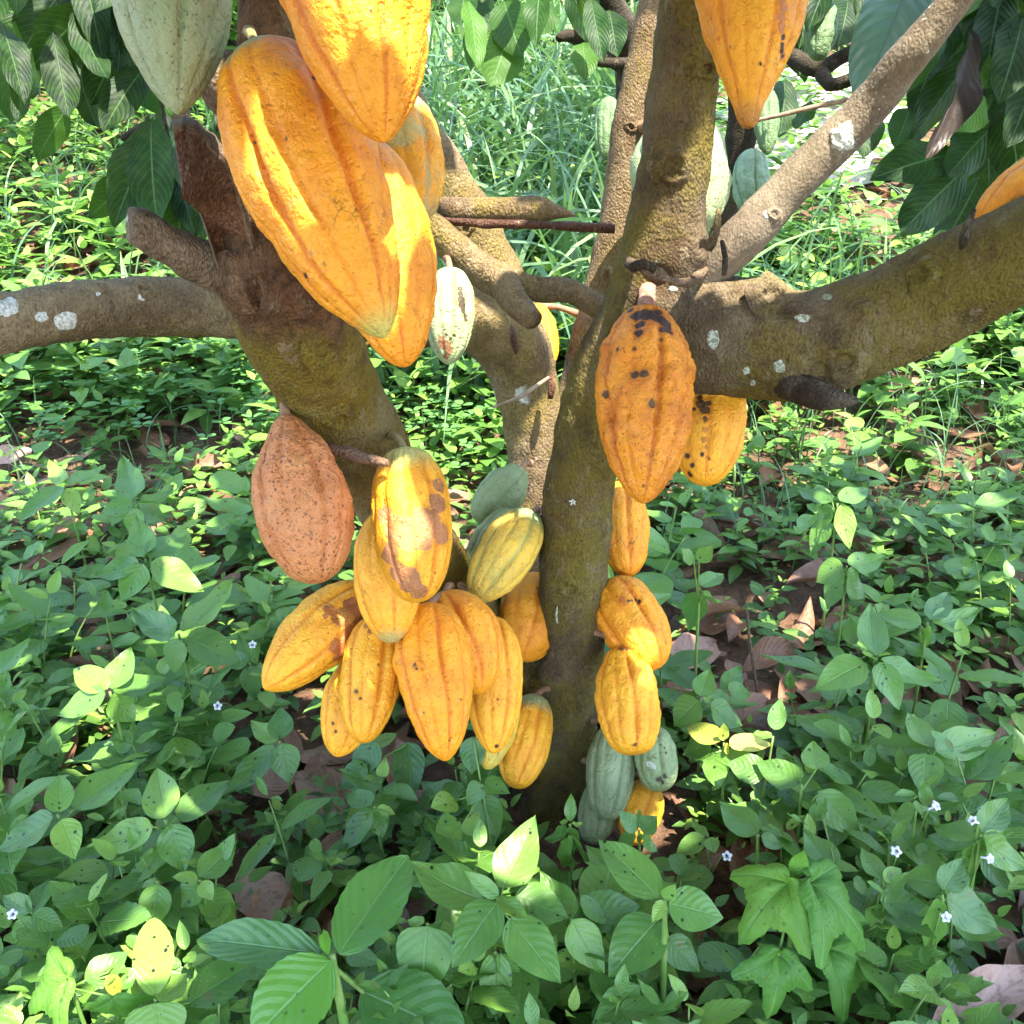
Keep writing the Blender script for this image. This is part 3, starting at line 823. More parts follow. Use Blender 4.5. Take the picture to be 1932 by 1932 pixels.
    t.set(ws.inputs[0], oc); t.set(ws.inputs[1], t.scalev(t.noise(oc, 230, 3, color=True), (0.0042, 0.0042, 0.0042)))
    def sdist(p):
        d = t.n('ShaderNodeVectorMath', operation='DISTANCE')
        t.set(d.inputs[0], ws.outputs[0]); d.inputs[1].default_value = (p[0] + 0.0021, p[1] + 0.0021, p[2] + 0.0021)
        return d.outputs['Value']
    def dist(p):
        d = t.n('ShaderNodeVectorMath', operation='DISTANCE')
        t.set(d.inputs[0], wv.outputs[0]); d.inputs[1].default_value = (p[0] + 0.006, p[1] + 0.006, p[2] + 0.006)
        return d.outputs['Value']
    bm = None
    for p, r in blots:
        q = t.math('SUBTRACT', 1.0, t.step(t.math('DIVIDE', dist(p), r), 0.93, 1.0))
        bm = q if bm is None else t.math('MAXIMUM', bm, q)
    if bm is not None:
        bc = t.mix(t.step(n1, 0.3, 0.7), blotcol, tuple(x * 1.7 for x in blotcol))
        c = t.mix(t.math('MULTIPLY', halo(t, dist, blots, 1.0, 1.5), 0.35), c, groove)
        c = t.mix(t.math('MULTIPLY', bm, t.step(n2, 0.22, 0.42)), c, bc)
    sm = None
    for p, r in spots:
        q = t.math('SUBTRACT', 1.0, t.step(t.math('DIVIDE', sdist(p), r), 0.85, 1.0))
        sm = q if sm is None else t.math('MAXIMUM', sm, q)
    if sm is not None:
        c = t.mix(t.math('MULTIPLY', halo(t, sdist, spots, 0.9, 2.0), 0.5), c, t.mix(0.6, groove, (0.10, 0.03, 0.01)))
        c = t.mix(t.math('MULTIPLY', sm, 0.96), c, spotcol)
    pit = t.voro(wvq(t, oc), 150)
    h = t.math('ADD', t.math('MULTIPLY', n2, 0.9), t.math('MULTIPLY', t.noise(oc, 420, 2), 0.4))
    h = t.math('ADD', h, t.math('MULTIPLY', t.step(pit, 0.0, 0.45), 0.35))
    c = t.mix(t.math('MULTIPLY', t.step(n2, 0.52, 0.70), 0.28), c, t.mix(0.55, groove, (0.16, 0.06, 0.015)))
    c = t.mix(t.math('MULTIPLY', t.step(t.noise(oc, 9, 3), 0.50, 0.66), 0.32), c, paler)
    if sm is not None: h = t.math('SUBTRACT', h, t.math('MULTIPLY', sm, 0.4))
    rg = t.math('ADD', rough, t.math('MULTIPLY', t.math('SUBTRACT', n2, 0.5), 0.3))
    return t.done(t.principled(c, rg, t.bump(h, 0.75, 0.004), 0.32, sss=0.0))

def smooth(x, a, b):
    t = np.clip((x - a) / (b - a), 0, 1)
    return t * t * (3 - 2 * t)

def pod_profile(t, a, b, neck, nip):
    r = (t ** a) * ((1 - t) ** b) / ((a / (a + b)) ** a * (b / (a + b)) ** b)
    if neck: r = r * (1 - neck * np.exp(-((t - 0.13) / 0.10) ** 2) * smooth(t, 0, .05))
    if nip:
        nub = nip * np.clip(1 - (np.clip(t - .80, 0, 1) / .2) ** 3, 0, 1) ** .42 * smooth(t, .55, .78)
        r = (r ** 5 + nub ** 5) ** .2 * np.where(t >= 1, 0, 1)
    return r

def make_pod(stem, tip, w, label, kind='yellow', a=0.42, b=0.78, neck=0.0, nip=0.0, spin=0.0, wart=0.5, ridges=1.0, bend=0.0, flat=1.0,
             stalk=None, stalkmat=None, stalk_px=None, spots=(), blots=(), res=1, squash=0.0, **mk):
    s, e = P(*stem), P(*tip)
    L = (e - s).length
    mid_d = (stem[2] + tip[2]) / 2
    rad = m_of(w, mid_d) / 2
    z = (e - s).normalized()
    x = (CAM - (s + e) / 2); x = (x - z * x.dot(z)).normalized()       # local x looks at the viewer
    y = z.cross(x)
    M = Matrix(((x.x, y.x, z.x, s.x), (x.y, y.y, z.y, s.y), (x.z, y.z, z.z, s.z), (0, 0, 0, 1)))
    nt, na = (int(58 * res), int(80 * res) // 10 * 10)
    tv = 0.5 - 0.5 * np.cos(np.pi * np.linspace(0, 1, nt + 1))
    tv = 0.55 * tv + 0.45 * np.linspace(0, 1, nt + 1)
    th = np.linspace(0, 2 * np.pi, na, endpoint=False)
    sd = hash(label) % 1000 if False else sum(ord(ch) * (i + 3) for i, ch in enumerate(label)) % 997
    Tt, Th = np.meshgrid(tv, th, indexing='ij')
    prof = pod_profile(Tt, a, b, neck, nip)
    tw = Th + spin + 0.25 * (Tt - .5) * math.sin(sd)
    # irregular spacing of the ten furrows, five deep and five shallow
    G = np.zeros_like(Tt)
    depth = np.zeros_like(Tt)
    rl = random.Random(sd)
    for k in range(10):
        c = 2 * math.pi * k / 10 + rl.uniform(-.07, .07)
        cw = c + 0.05 * np.sin(Tt * rl.uniform(4, 9) + rl.uniform(0, 6))
        dd = np.abs((tw - cw + np.pi) % (2 * np.pi) - np.pi)
        fade = 0.78 + 0.30 * np.sin(Tt * rl.uniform(5, 11) + rl.uniform(0, 6))
        deep = 1.0 if k % 2 == 0 else 0.55
        wdt = 0.085 if k % 2 == 0 else 0.07
        gk = np.exp(-(dd / wdt) ** 2)
        depth += deep * fade * (0.62 * gk + 0.38 * np.exp(-(dd / 0.26) ** 2)) * rl.uniform(.8, 1.15)
        G = np.maximum(G, gk * deep)
    amp = 0.175 * ridges * smooth(Tt, 0.0, 0.10) * (1 - 0.55 * smooth(Tt, 0.82, 1.0))
    rr = rad * prof * (1 - amp * depth)
    X = rr * np.cos(Th); Y = rr * np.sin(Th) * flat; Z = Tt * L
    X = X + bend * L * 4 * Tt * (1 - Tt) * 0.0
    Y = Y + bend * L * 4 * Tt * (1 - Tt)
    V = np.stack([X, Y, Z], -1).reshape(-1, 3)
    Nrm = np.stack([np.cos(Th), np.sin(Th), 0 * Th], -1).reshape(-1, 3)
    off = Vector((sd * 1.3, sd * .7, 0))
    dsp = np.zeros(len(V))
    for i, p in enumerate(V):
        q = Vector(p) + off
        dsp[i] = rad * (0.05 * mnoise.noise(q * 22) + wart * (0.075 * mnoise.noise(q * 70) + 0.04 * mnoise.noise(q * 170)) + 0.045 * mnoise.noise(q * 38))
    edge = np.sin(np.pi * Tt.ravel()) ** 0.5
    V = V + Nrm * (dsp * edge)[:, None]
    i, j = np.meshgrid(np.arange(nt), np.arange(na), indexing='ij')
    p0 = (i * na + j).ravel(); p1 = (i * na + (j + 1) % na).ravel()
    F = np.stack([p0, p1, p1 + na, p0 + na], 1)
    along = Tt.ravel()
    # marks given as photo positions become points on the skin
    def on_skin(px, py):
        o_l = M.inverted() @ CAM
        d_l = (M.inverted().to_3x3() @ (P(px, py, 1.0) - CAM)).normalized()
        tree_l = BV
        hit = tree_l.ray_cast(o_l, d_l)
        if hit[0] is None:
            q = tree_l.find_nearest(o_l + d_l * (M.translation - CAM).length)
            return tuple(q[0])
        return tuple(hit[0])
    sp, bl = [], []
    if spots or blots:
        BV = BVHTree.FromPolygons(V.tolist(), F.tolist())
        sp = [(on_skin(px, py), m_of(r, mid_d)) for px, py, r in spots]
        bl = [(on_skin(px, py), m_of(r, mid_d)) for px, py, r in blots]
    base = dict(PODKINDS[kind]); base.update(mk)
    mat = pod_mat(kind + ' pod skin', spots=sp, blots=bl, **base)
    o = mesh_obj('cocoa_pod', V, F, mat, attrs={'groove': G.ravel() * smooth(along, 0, .08), 'along': along}, matrix=M)
    tag(o, label, 'pod', 'cocoa pods growing on the trunk and branches')
    root_pt = None
    if stalk is not None:
        root_pt = P(*stalk)
    else:
        near = BVH.find_nearest(s)
        if near[0] is not None and near[3] < .22:
            root_pt = near[0] - near[1] * .003
    if root_pt is not None:
        rows = [root_pt, root_pt.lerp(s, .5) + Vector((0, 0, .004)), s + z * 0.004, s + z * 0.012]
        sr = m_of(stalk_px or stalk_r(w), mid_d)
        path = catmull([list(M.inverted() @ q) + [sr * k] for q, k in zip(rows, (1.25, .95, 1.15, 1.3))], 0.004)
        v, f = tube(path, 12, rough=.12, freq=90)
        mesh_obj('stalk', v, f, stalkmat or STALK, o)
    return o
def stalk_r(w):
    return min(11, max(6, w * 0.05))

PODKINDS = {
    'yellow': dict(ridge=(0.80, 0.36, 0.020), groove=(0.58, 0.160, 0.005), speck=0.3),
    'orange': dict(ridge=(0.79, 0.305, 0.015), groove=(0.57, 0.130, 0.004), speck=0.4),
    'rough': dict(freckle=0.35, ridge=(0.68, 0.235, 0.012), groove=(0.40, 0.090, 0.004), speck=0.9, speckcol=(0.22, 0.065, 0.012), mottling=0.65),
    'tan': dict(ridge=(0.55, 0.205, 0.070), groove=(0.44, 0.135, 0.034), freckle=0.75, speck=0.7, speckcol=(0.12, 0.032, 0.012), rough=0.5, mottling=0.5),
    'turning': dict(ridge=(0.68, 0.40, 0.045), groove=(0.30, 0.29, 0.08), top=(0.22, 0.28, 0.11), topamt=0.3, speck=0.25),
    'green': dict(ridge=(0.26, 0.31, 0.135), groove=(0.15, 0.20, 0.075), speck=0.3, speckcol=(0.06, 0.07, 0.03), mottling=0.5),
    'palegreen': dict(ridge=(0.30, 0.34, 0.18), groove=(0.19, 0.24, 0.11), speck=0.9, speckcol=(0.10, 0.11, 0.06), mottling=0.6),
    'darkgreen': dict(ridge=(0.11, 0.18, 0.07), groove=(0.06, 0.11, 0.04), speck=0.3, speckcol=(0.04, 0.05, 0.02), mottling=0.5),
    'cream': dict(ridge=(0.34, 0.38, 0.19), groove=(0.17, 0.23, 0.08), speck=0.0, mottling=0.4),
}
GREENTOP = (0.30, 0.36, 0.17)

make_pod((318, -175, .74), (335, 216, .71), 222, 'large grey green pod pointing straight down at the top left corner', 'palegreen', a=.5, b=.80, spin=.3, res=1.5, wart=.35, ridges=.7)
make_pod((612, -320, .66), (725, 268, .62), 296, 'huge smooth orange pod cut by the top edge, overlapping the biggest pod', 'orange', a=.5, b=.70, nip=.12, spin=.31, res=1.7, wart=.3, ridges=.6, spots=[(815, 92, 4), (700, 22, 3), (775, 130, 2)])
make_pod((484, 100, .74), (727, 638, .69), 282, 'biggest yellow orange pod, slanting down to the right with scratched skin', 'orange', a=.44, b=.74, nip=.12, spin=.55, res=1.9, wart=.35, ridges=.95, top=GREENTOP, topamt=.11, stalk=(470, 60, .82), stalkmat=STALK_GREEN,
         spots=[(592, 148, 5), (620, 153, 4), (577, 521, 6), (540, 262, 3), (480, 270, 3)], blots=[], tipcol=(0.42, 0.36, 0.08))
make_pod((680, 270, .83), (765, 692, .78), 205, 'slim orange pod half hidden behind the biggest yellow orange pod', 'orange', a=.5, b=.62, spin=.1, res=1.3, wart=.4)
make_pod((745, 175, .97), (796, 413, .93), 138, 'orange pod washed with grey green, behind the huge top orange pod', 'yellow', a=.42, b=.5, spin=.6, res=1.1, top=(0.34, 0.36, 0.18), topamt=.3, greenwash=.55)
make_pod((850, 506, 1.15), (846, 688, 1.14), 100, 'cream white pod with a dark slit and brown eaten hole', 'cream', a=.42, b=.58, spin=.2, res=1.2, ridges=1.7, wart=.2, spots=[(868, 545, 5), (869, 555, 6), (871, 566, 8), (873, 576, 8), (875, 586, 7), (877, 596, 6), (879, 604, 4), (842, 632, 3), (850, 640, 3), (857, 633, 3), (838, 622, 2)],
         blots=[(838, 650, 12), (846, 660, 10), (834, 640, 7), (840, 672, 7)], blotcol=(0.16, 0.075, 0.035), spotcol=(0.06, 0.035, 0.02), stalk=(842, 488, 1.2))
make_pod((537, 782, 1.03), (602, 1100, .99), 184, 'pinkish tan pod thickly speckled with brown, hanging leftmost', 'tan', a=.64, b=.52, neck=.12, spin=.35, res=1.6, wart=.6, ridges=.9, stalk=(536, 730, 1.06))
make_pod((766, 848, 1.05), (788, 1136, 1.01), 152, 'yellow pod with big brown peeling blotches, below the leaning trunk', 'yellow', a=.34, b=.42, spin=.62, res=1.6, wart=.35, ridges=1.1, top=(0.42, 0.36, 0.10), topamt=.22,
         blots=[(805, 985, 32), (775, 1008, 32), (745, 1000, 30), (728, 972, 20), (826, 950, 20), (830, 915, 15), (832, 1005, 22), (770, 1095, 26), (792, 1118, 18), (740, 1045, 22), (752, 1080, 20), (800, 1020, 20)], blotcol=(0.26, 0.10, 0.035), stalk=(738, 822, 1.1), stalkmat=STALK_GREEN)
make_pod((722, 965, 1.14), (740, 1213, 1.09), 132, 'smooth yellow pod tucked under the peeling blotched pod', 'yellow', a=.5, b=.55, spin=.2, res=1.2, wart=.3, tipcol=(0.40, 0.30, 0.10), ridges=.8)
make_pod((712, 1108, 1.22), (498, 1300, 1.12), 138, 'orange pod with brown stain sticking out leftwards to a sharp tip', 'yellow', a=.55, b=.66, spin=.5, res=1.4, wart=.35, ridges=.8, bend=.02,
         blots=[(668, 1150, 26), (645, 1165, 20), (658, 1195, 20), (636, 1220, 16), (622, 1150, 12), (690, 1170, 26), (640, 1240, 12), (612, 1165, 7), (650, 1225, 14)], blotcol=(0.24, 0.075, 0.018))
make_pod((712, 1165, 1.16), (684, 1402, 1.10), 118, 'narrow ribbed orange pod between the stained pod and the fat central one', 'yellow', a=.42, b=.5, spin=.4, res=1.3, wart=.45, ridges=1.2, spots=[(672, 1305, 4), (680, 1318, 3), (715, 1255, 3), (668, 1180, 6), (660, 1172, 5)], spotcol=(.08, .03, .012), blots=[(700, 1190, 8), (690, 1180, 6)], blotcol=(.34, .13, .035))
make_pod((690, 1230, 1.22), (634, 1428, 1.16), 112, 'small orange pod peeping out lowest at the left of the cluster', 'yellow', a=.5, b=.6, spin=.2, wart=.3, ridges=.9, spots=[(628, 1365, 3), (634, 1380, 3)])
make_pod((806, 1140, 1.14), (841, 1436, 1.07), 150, 'fat ribbed orange pod hanging straight down in the cluster centre', 'orange', a=.42, b=.64, nip=.17, spin=.32, res=1.6, wart=.45, ridges=1.2, spots=[(782, 1255, 4), (786, 1262, 3), (870, 1320, 2), (800, 1345, 2)], spotcol=(.10, .035, .02), stalk=(850, 1120, 1.22), ridge=(.80, .29, .010))
make_pod((838, 1122, 1.20), (908, 1308, 1.14), 135, 'orange pod lying over the shoulder of the fat ribbed pod', 'orange', a=.42, b=.55, spin=.1, res=1.2, wart=.4, bend=-.05, stalk=(850, 1105, 1.26))
make_pod((930, 1165, 1.24), (932, 1422, 1.17), 112, 'long orange pod, right outer one of the hanging cluster', 'yellow', a=.42, b=.55, spin=.5, res=1.3, wart=.4, ridges=1.0, spots=[(940, 1320, 2), (938, 1408, 4)])
make_pod((958, 1290, 1.32), (918, 1452, 1.27), 78, 'pale yellow pod squeezed behind two orange ones near the trunk base', 'turning', a=.42, b=.55, spin=.5, topamt=.1)
make_pod((1012, 1312, 1.36), (972, 1486, 1.29), 98, 'short yellow pod with a green top beside the foot of the trunk', 'yellow', a=.42, b=.44, spin=.3, res=1.2, wart=.3, top=(.28, .34, .15), topamt=.27)
make_pod((1006, 968, 1.30), (893, 1134, 1.25), 112, 'yellow green striped pod leaning against the left of the trunk', 'turning', a=.42, b=.55, spin=.3, res=1.4, ridges=1.0, wart=.3, stalk=(1018, 962, 1.38), topamt=.2)
make_pod((970, 965, 1.36), (878, 1100, 1.33), 84, 'dull green pod just behind the yellow green striped pod', 'green', a=.42, b=.55, spin=.3)
make_pod((983, 884, 1.40), (903, 985, 1.37), 88, 'stubby green pod on a thin pink stalk, above the striped pod', 'green', a=.36, b=.36, neck=.15, spin=.2, wart=.7, ridges=.5, stalk=(1000, 874, 1.45), ridge=(.24, .295, .13))
make_pod((1018, 1085, 1.42), (985, 1246, 1.36), 128, 'orange pod half hidden by the trunk, below the striped pod', 'orange', a=.45, b=.48, spin=.1, wart=.6, ridges=.8)
make_pod((1218, 582, 1.06), (1213, 950, 1.0), 194, 'warty orange pod with black spots and blackened top, hanging alone in front of the fork', 'rough', a=.48, b=.66, neck=.06, nip=.17, stalk_px=17, spin=.31, res=1.9, wart=1.0, ridges=1.0,
         spots=[(1205, 628, 9), (1172, 632, 0.5), (1197, 658, 4), (1250, 622, 7), (1248, 642, 4), (1199, 707, 8), (1215, 704, 9), (1143, 744, 7), (1232, 761, 9), (1106, 775, 6), (1165, 660, 4),
                (1203, 597, 15), (1216, 592, 14), (1207, 612, 10), (1236, 600, 12), (1252, 606, 12), (1220, 600, 10), (1226, 592, 12), (1245, 600, 13), (1258, 615, 11), (1262, 627, 8), (1240, 590, 10), (1190, 585, 7)], stalk=(1222, 545, 1.1), stalkmat=plain_mat('pink brown stalk', (.26, .11, .07), (.40, .22, .15), 120, .8, .7, 300))
make_pod((1338, 690, 1.22), (1330, 912, 1.14), 150, 'smooth orange pod with a black stained seam, right of the warty pod', 'yellow', a=.42, b=.50, spin=.05, res=1.3, wart=.3, ridges=.7, spots=[(1322, 762, 10), (1330, 772, 10), (1320, 750, 6), (1336, 760, 6), (1308, 772, 5), (1297, 860, 5), (1306, 878, 5), (1302, 895, 6), (1325, 857, 4), (1330, 790, 5), (1316, 740, 4)], blots=[(1330, 830, 6), (1333, 845, 5), (1328, 810, 6), (1335, 865, 4)], blotcol=(.3, .10, .02))
make_pod((1163, 912, 1.43), (1186, 1087, 1.37), 104, 'orange pod with thin dark squiggles, close behind the trunk on its right', 'orange', a=.42, b=.5, spin=.3, wart=.5, res=1.1, lines=.8)
make_pod((1148, 1098, 1.36), (1242, 1260, 1.30), 128, 'plump orange pod slanting from the right side of the trunk', 'orange', a=.38, b=.46, spin=.5, res=1.4, wart=.5, ridges=1.2, spots=[(1192, 1133, 3), (1199, 1132, 3), (1206, 1135, 4), (1186, 1134, 3)], blots=[(1174, 1131, 7), (1180, 1136, 5)], blotcol=(.36, .11, .02), stalk=(1135, 1102, 1.37))
make_pod((1172, 1222, 1.31), (1198, 1424, 1.26), 124, 'dented orange pod with a blunt end, right of the trunk foot', 'yellow', a=.36, b=.36, neck=.12, spin=.25, res=1.5, wart=.8, ridges=1.1, spots=[(1182, 1222, 7), (1172, 1223, 6), (1192, 1222, 5), (1198, 1405, 4)], spotcol=(.09, .04, .02))
make_pod((1158, 1368, 1.38), (1146, 1548, 1.32), 96, 'smooth sage green pod below the dented orange pod', 'green', a=.42, b=.46, spin=.4, res=1.3, wart=.2, ridges=1.1, ridge=(.30, .345, .17), groove=(.17, .22, .09), lines=.7)
make_pod((1148, 1465, 1.38), (1114, 1592, 1.325), 80, 'dim green pod lowest at the trunk base', 'green', a=.42, b=.46, spin=.2, ridge=(.23, .27, .125))
make_pod((1232, 1372, 1.36), (1244, 1492, 1.31), 82, 'lumpy grey green pod with white mould and gnawed marks', 'green', a=.42, b=.40, spin=.3, wart=1.0, lines=.9, spots=[(1246, 1405, 2), (1254, 1410, 2), (1256, 1420, 2), (1244, 1470, 5), (1250, 1476, 4), (1254, 1464, 4)], spotcol=(.05, .03, .015), blots=[(1226, 1440, 7), (1232, 1447, 6)], blotcol=(.36, .35, .28))
make_pod((1222, 1476, 1.37), (1192, 1592, 1.31), 86, 'orange pod nearest the ground, half covered by small herbs', 'yellow', a=.42, b=.5, spin=.3)
make_pod((1430, -245, .78), (1412, 240, .74), 236, 'huge yellow orange pod with long nipple tip, hanging in front of the slanting branch top', 'yellow', a=.58, b=1.02, nip=.27, spin=.5, res=1.7, wart=.3, ridges=.6, spots=[(1476, 86, 6), (1475, 96, 6), (1477, 106, 4), (1434, 121, 3), (1478, 70, 5)], blots=[(1477, 30, 11), (1478, 10, 11), (1476, 50, 9), (1477, -10, 10), (1476, 108, 8)], blotcol=(.33, .13, .05), tipcol=(.40, .17, .03))
make_pod((2010, 300, 1.04), (1850, 428, 1.02), 110, 'orange pod lying on the thick limb at the right edge', 'orange', a=.42, b=.46, spin=.3, wart=.5, ridges=1.1)
make_pod((1280, 232, 1.42), (1287, 448, 1.36), 190, 'broad pale green pod seen on both sides of the upper trunk', 'palegreen', a=.45, b=.5, spin=.3, ridges=.6, wart=.3)
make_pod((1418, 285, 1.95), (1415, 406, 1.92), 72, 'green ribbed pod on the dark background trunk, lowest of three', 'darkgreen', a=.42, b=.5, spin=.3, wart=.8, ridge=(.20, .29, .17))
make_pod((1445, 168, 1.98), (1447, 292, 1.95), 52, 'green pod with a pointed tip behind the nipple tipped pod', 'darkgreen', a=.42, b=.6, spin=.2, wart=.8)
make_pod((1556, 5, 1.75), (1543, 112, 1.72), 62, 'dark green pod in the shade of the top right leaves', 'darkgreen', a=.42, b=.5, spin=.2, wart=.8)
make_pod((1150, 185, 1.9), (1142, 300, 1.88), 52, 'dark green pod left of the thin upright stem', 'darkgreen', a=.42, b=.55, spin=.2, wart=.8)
make_pod((1013, 575, 1.58), (1036, 692, 1.54), 58, 'slice of yellow pod showing behind the pale arching limb', 'yellow', a=.42, b=.5, spin=.2)

# ------------------------------------------------------------------ leafy plants in front, leaf by leaf
def leaf_dir(b, t):
    d = t - b
    n = Vector((rnd.uniform(-.18, .18), -0.42 + rnd.uniform(-.2, .2), 1.0))
    return d, n

HERBS_LOW = []
def px_plant(name, label, apex, h, leaves, stem=True, cat='plant', group='leafy plants in the undergrowth', mat=None, mkind='ovate', stem_r=0.0018, flowers=()):
    """apex (x, y): where the shoot ends; leaves (base x, base y, tip x, tip y, width px[, options])"""
    A = at_height(apex[0], apex[1], h)
    root = empty(name, (A.x, A.y, float(gz(A.x, A.y))))
    tag(root, label, cat, group)
    O = root.location.copy()
    if stem:
        pts = [[O.x + .01, O.y + .006, O.z - .01, stem_r * 1.5], [O.x * .6 + A.x * .4 + .006, O.y * .6 + A.y * .4, O.z + h * .45, stem_r * 1.3], [A.x, A.y, A.z, stem_r]]
        v, f = tube(catmull(pts, .012), 7, rough=.05)
        mesh_obj('stem', np.array(v) - np.array(O), f, STEM, root)
    for lf in leaves:
        bx, by, tx, ty, w = lf[:5]
        op = lf[5] if len(lf) > 5 else {}
        hb, ht = op.get('hb', h), op.get('ht', h - 0.015 + rnd.uniform(-.012, .012))
        b, t = at_height(bx, by, hb), at_height(tx, ty, max(ht, .012))
        d, n = leaf_dir(b, t)
        if 'n' in op: n = Vector(op['n'])
        k = op.get('kind', mkind)
        Lh = 2 * np.max(np.abs(LEAF[k][0][0][:, 1]))
        dm = (b - CAM).dot(FWD)
        L = d.length
        ws = m_of(w, dm) / (L * Lh) if k != 'lobed' else 1.0
        lv = Leaves()
        lv.add(k, b, d, n, L, ws, tint=op.get('tint', rnd.uniform(.25, .75)))
        lv.build('leaf', op.get('mat', mat or HERB), root, O)
        if stem and (b - A).length > .012:
            v, f = tube(catmull([list(A.lerp(Vector((A.x, A.y, O.z)), .08)) + [stem_r * .7], list(b + d * .03) + [stem_r * .6]], .01), 5)
            mesh_obj('petiole', np.array(v) - np.array(O), f, STEM, root)
    for fx, fy, fh in flowers:
        flower(at_height(fx, fy, fh), root, O)
    return root

def flower(p, root, O):
    """small white five-petalled trumpet on a thin stalk"""
    V, F = [], []
    ax = (Vector((rnd.uniform(-.9, .9), -.7 + rnd.uniform(-.5, .5), .6))).normalized()
    s = ax.orthogonal().normalized(); q = ax.cross(s)
    r = rnd.uniform(.0042, .0056)
    nr = 5
    for i in range(nr + 1):
        t = i / nr
        for k in range(25):
            a = 2 * math.pi * k / 25
            pet = 0.42 + 0.58 * abs(math.cos(2.5 * a)) ** .8
            rad = .0012 + r * max(0, (t - .35) / .65) ** .8 * (pet if t > .6 else 1)
            z = .014 * min(1, t / .6) - (.002 * max(0, (t - .7) / .3))
            V.append(tuple(p + ax * z + (s * math.cos(a) + q * math.sin(a)) * rad - O))
    for i in range(nr):
        for k in range(25):
            k2 = (k + 1) % 25
            F.append((i * 25 + k, i * 25 + k2, (i + 1) * 25 + k2, (i + 1) * 25 + k))
    fl = mesh_obj('flower', V, F, PETAL, root)
    v, f = tube(catmull([list(Vector((O.x, O.y, O.z + .03)).lerp(p, .3) - O) + [.0009], list((Vector((O.x, O.y, O.z + .03)).lerp(p, .75) + Vector((0, 0, .01))) - O) + [.0008], list(p - O) + [.0012]], .01), 5)
    mesh_obj('flower_stalk', v, f, STEM, fl)

W = dict
px_plant('leafy_herb', 'star of pointed mid green leaves low in the middle, one half lit', (941, 1692), .20, [
    (947, 1677, 1011, 1538, 86, W(ht=.24)), (911, 1697, 773, 1628, 92), (938, 1703, 853, 1827, 88, W(ht=.15)), (960, 1733, 1058, 1857, 88, W(ht=.14, hb=.18)),
    (971, 1690, 1073, 1733, 80, W(ht=.17, hb=.18, tint=.15)), (940, 1692, 874, 1643, 34, W(ht=.225, tint=.7)), (940, 1690, 998, 1737, 36, W(ht=.215, tint=.7))])
px_plant('leafy_herb', 'tall upright herb with spotted leaves beside the passion vine', (1255, 1697), .22, [
    (1242, 1694, 1129, 1585, 80, W(ht=.23)), (1242, 1735, 1148, 1845, 98, W(ht=.13, hb=.17, tint=.3)), (1262, 1705, 1364, 1733, 82, W(ht=.20)), (1256, 1697, 1274, 1668, 30, W(ht=.24, tint=.85)), (1254, 1700, 1230, 1742, 28, W(ht=.21, tint=.9)),
    (1258, 1770, 1320, 1835, 60, W(ht=.10, hb=.14, tint=.2))], stem_r=.0028)
px_plant('large_leaved_plant', 'coarse plant with the biggest quilted leaves, bottom left of the middle', (625, 1801), .20, [
    (640, 1800, 771, 1617, 128, W(ht=.24, kind='broad', tint=.5)), (605, 1800, 375, 1775, 92, W(ht=.17, kind='broad', tint=.45)), (625, 1812, 478, 1962, 138, W(ht=.16, kind='broad', tint=.95)), (617, 1800, 610, 1750, 22, W(ht=.25, tint=.8)),
    (680, 1870, 880, 1965, 150, W(ht=.10, hb=.12, kind='broad', tint=.05))], mat=BIGHERB, stem_r=.004)
px_plant('leafy_herb', 'four-leaved herb at the left edge with a drooping pointed leaf', (109, 1537), .19, [
    (101, 1543, -8, 1607, 78, W(ht=.16)), (113, 1532, 113, 1462, 54, W(ht=.205, tint=.7)), (116, 1546, 143, 1622, 58, W(ht=.165, tint=.8)), (137, 1527, 264, 1440, 82, W(ht=.19, hb=.185))])
px_plant('leafy_herb', 'herb with holed leaves between the left edge and the tan fallen leaf', (312, 1547), .18, [
    (289, 1558, 166, 1599, 66, W(ht=.15)), (311, 1544, 297, 1451, 72, W(ht=.19)), (336, 1547, 432, 1475, 66, W(ht=.18, hb=.175)), (320, 1556, 350, 1648, 70, W(ht=.14)), (316, 1560, 330, 1600, 30, W(ht=.15, tint=.2))])
px_plant('leafy_herb', 'small herb left of the tan fallen leaf with two pale tip leaves', (376, 1660), .15, [
    (376, 1655, 449, 1584, 58, W(ht=.16)), (374, 1660, 324, 1655, 28, W(ht=.16, tint=.9)), (380, 1664, 402, 1699, 32, W(ht=.145, tint=.95)), (372, 1664, 344, 1712, 54, W(ht=.12)), (385, 1683, 446, 1742, 60, W(ht=.10, hb=.12))])
px_plant('leafy_herb', 'herb with one bright sunlit leaf near the bottom left', (293, 1885), .17, [
    (293, 1880, 289, 1734, 78, W(ht=.185, tint=.9, kind='broad')), (355, 1894, 477, 1819, 88, W(ht=.15, hb=.15, tint=.2, kind='broad')), (300, 1888, 352, 1838, 60, W(ht=.16, tint=.95)), (293, 1892, 300, 1990, 110, W(ht=.12, kind='heart', tint=.6))])  # light tint of the upright leaf stands in for its sun spot
px_plant('leafy_herb', 'hanging pale leaf on a thin stem above the bright sunlit leaf', (297, 1662), .15, [(297, 1668, 286, 1756, 62, W(ht=.11, tint=.6)), (299, 1664, 250, 1700, 40, W(ht=.12, tint=.2))])
px_plant('lobed_vine', 'yellow green lobed leaves cut by the bottom left corner', (128, 1846), .17, [
    (130, 1846, 25, 1900, 90, W(kind='lobed', mat=VINE, tint=.95, ht=.15)), (160, 1851, 245, 1796, 62, W(ht=.17, tint=.3)), (205, 1835, 200, 1800, 24, W(tint=.95, mat=YELLOWLEAF)), (215, 1880, 235, 1945, 90, W(kind='lobed', mat=VINE, tint=.5, ht=.12)), (205, 1840, 225, 1880, 30, W(tint=.3, mat=YELLOWLEAF, ht=.14))])
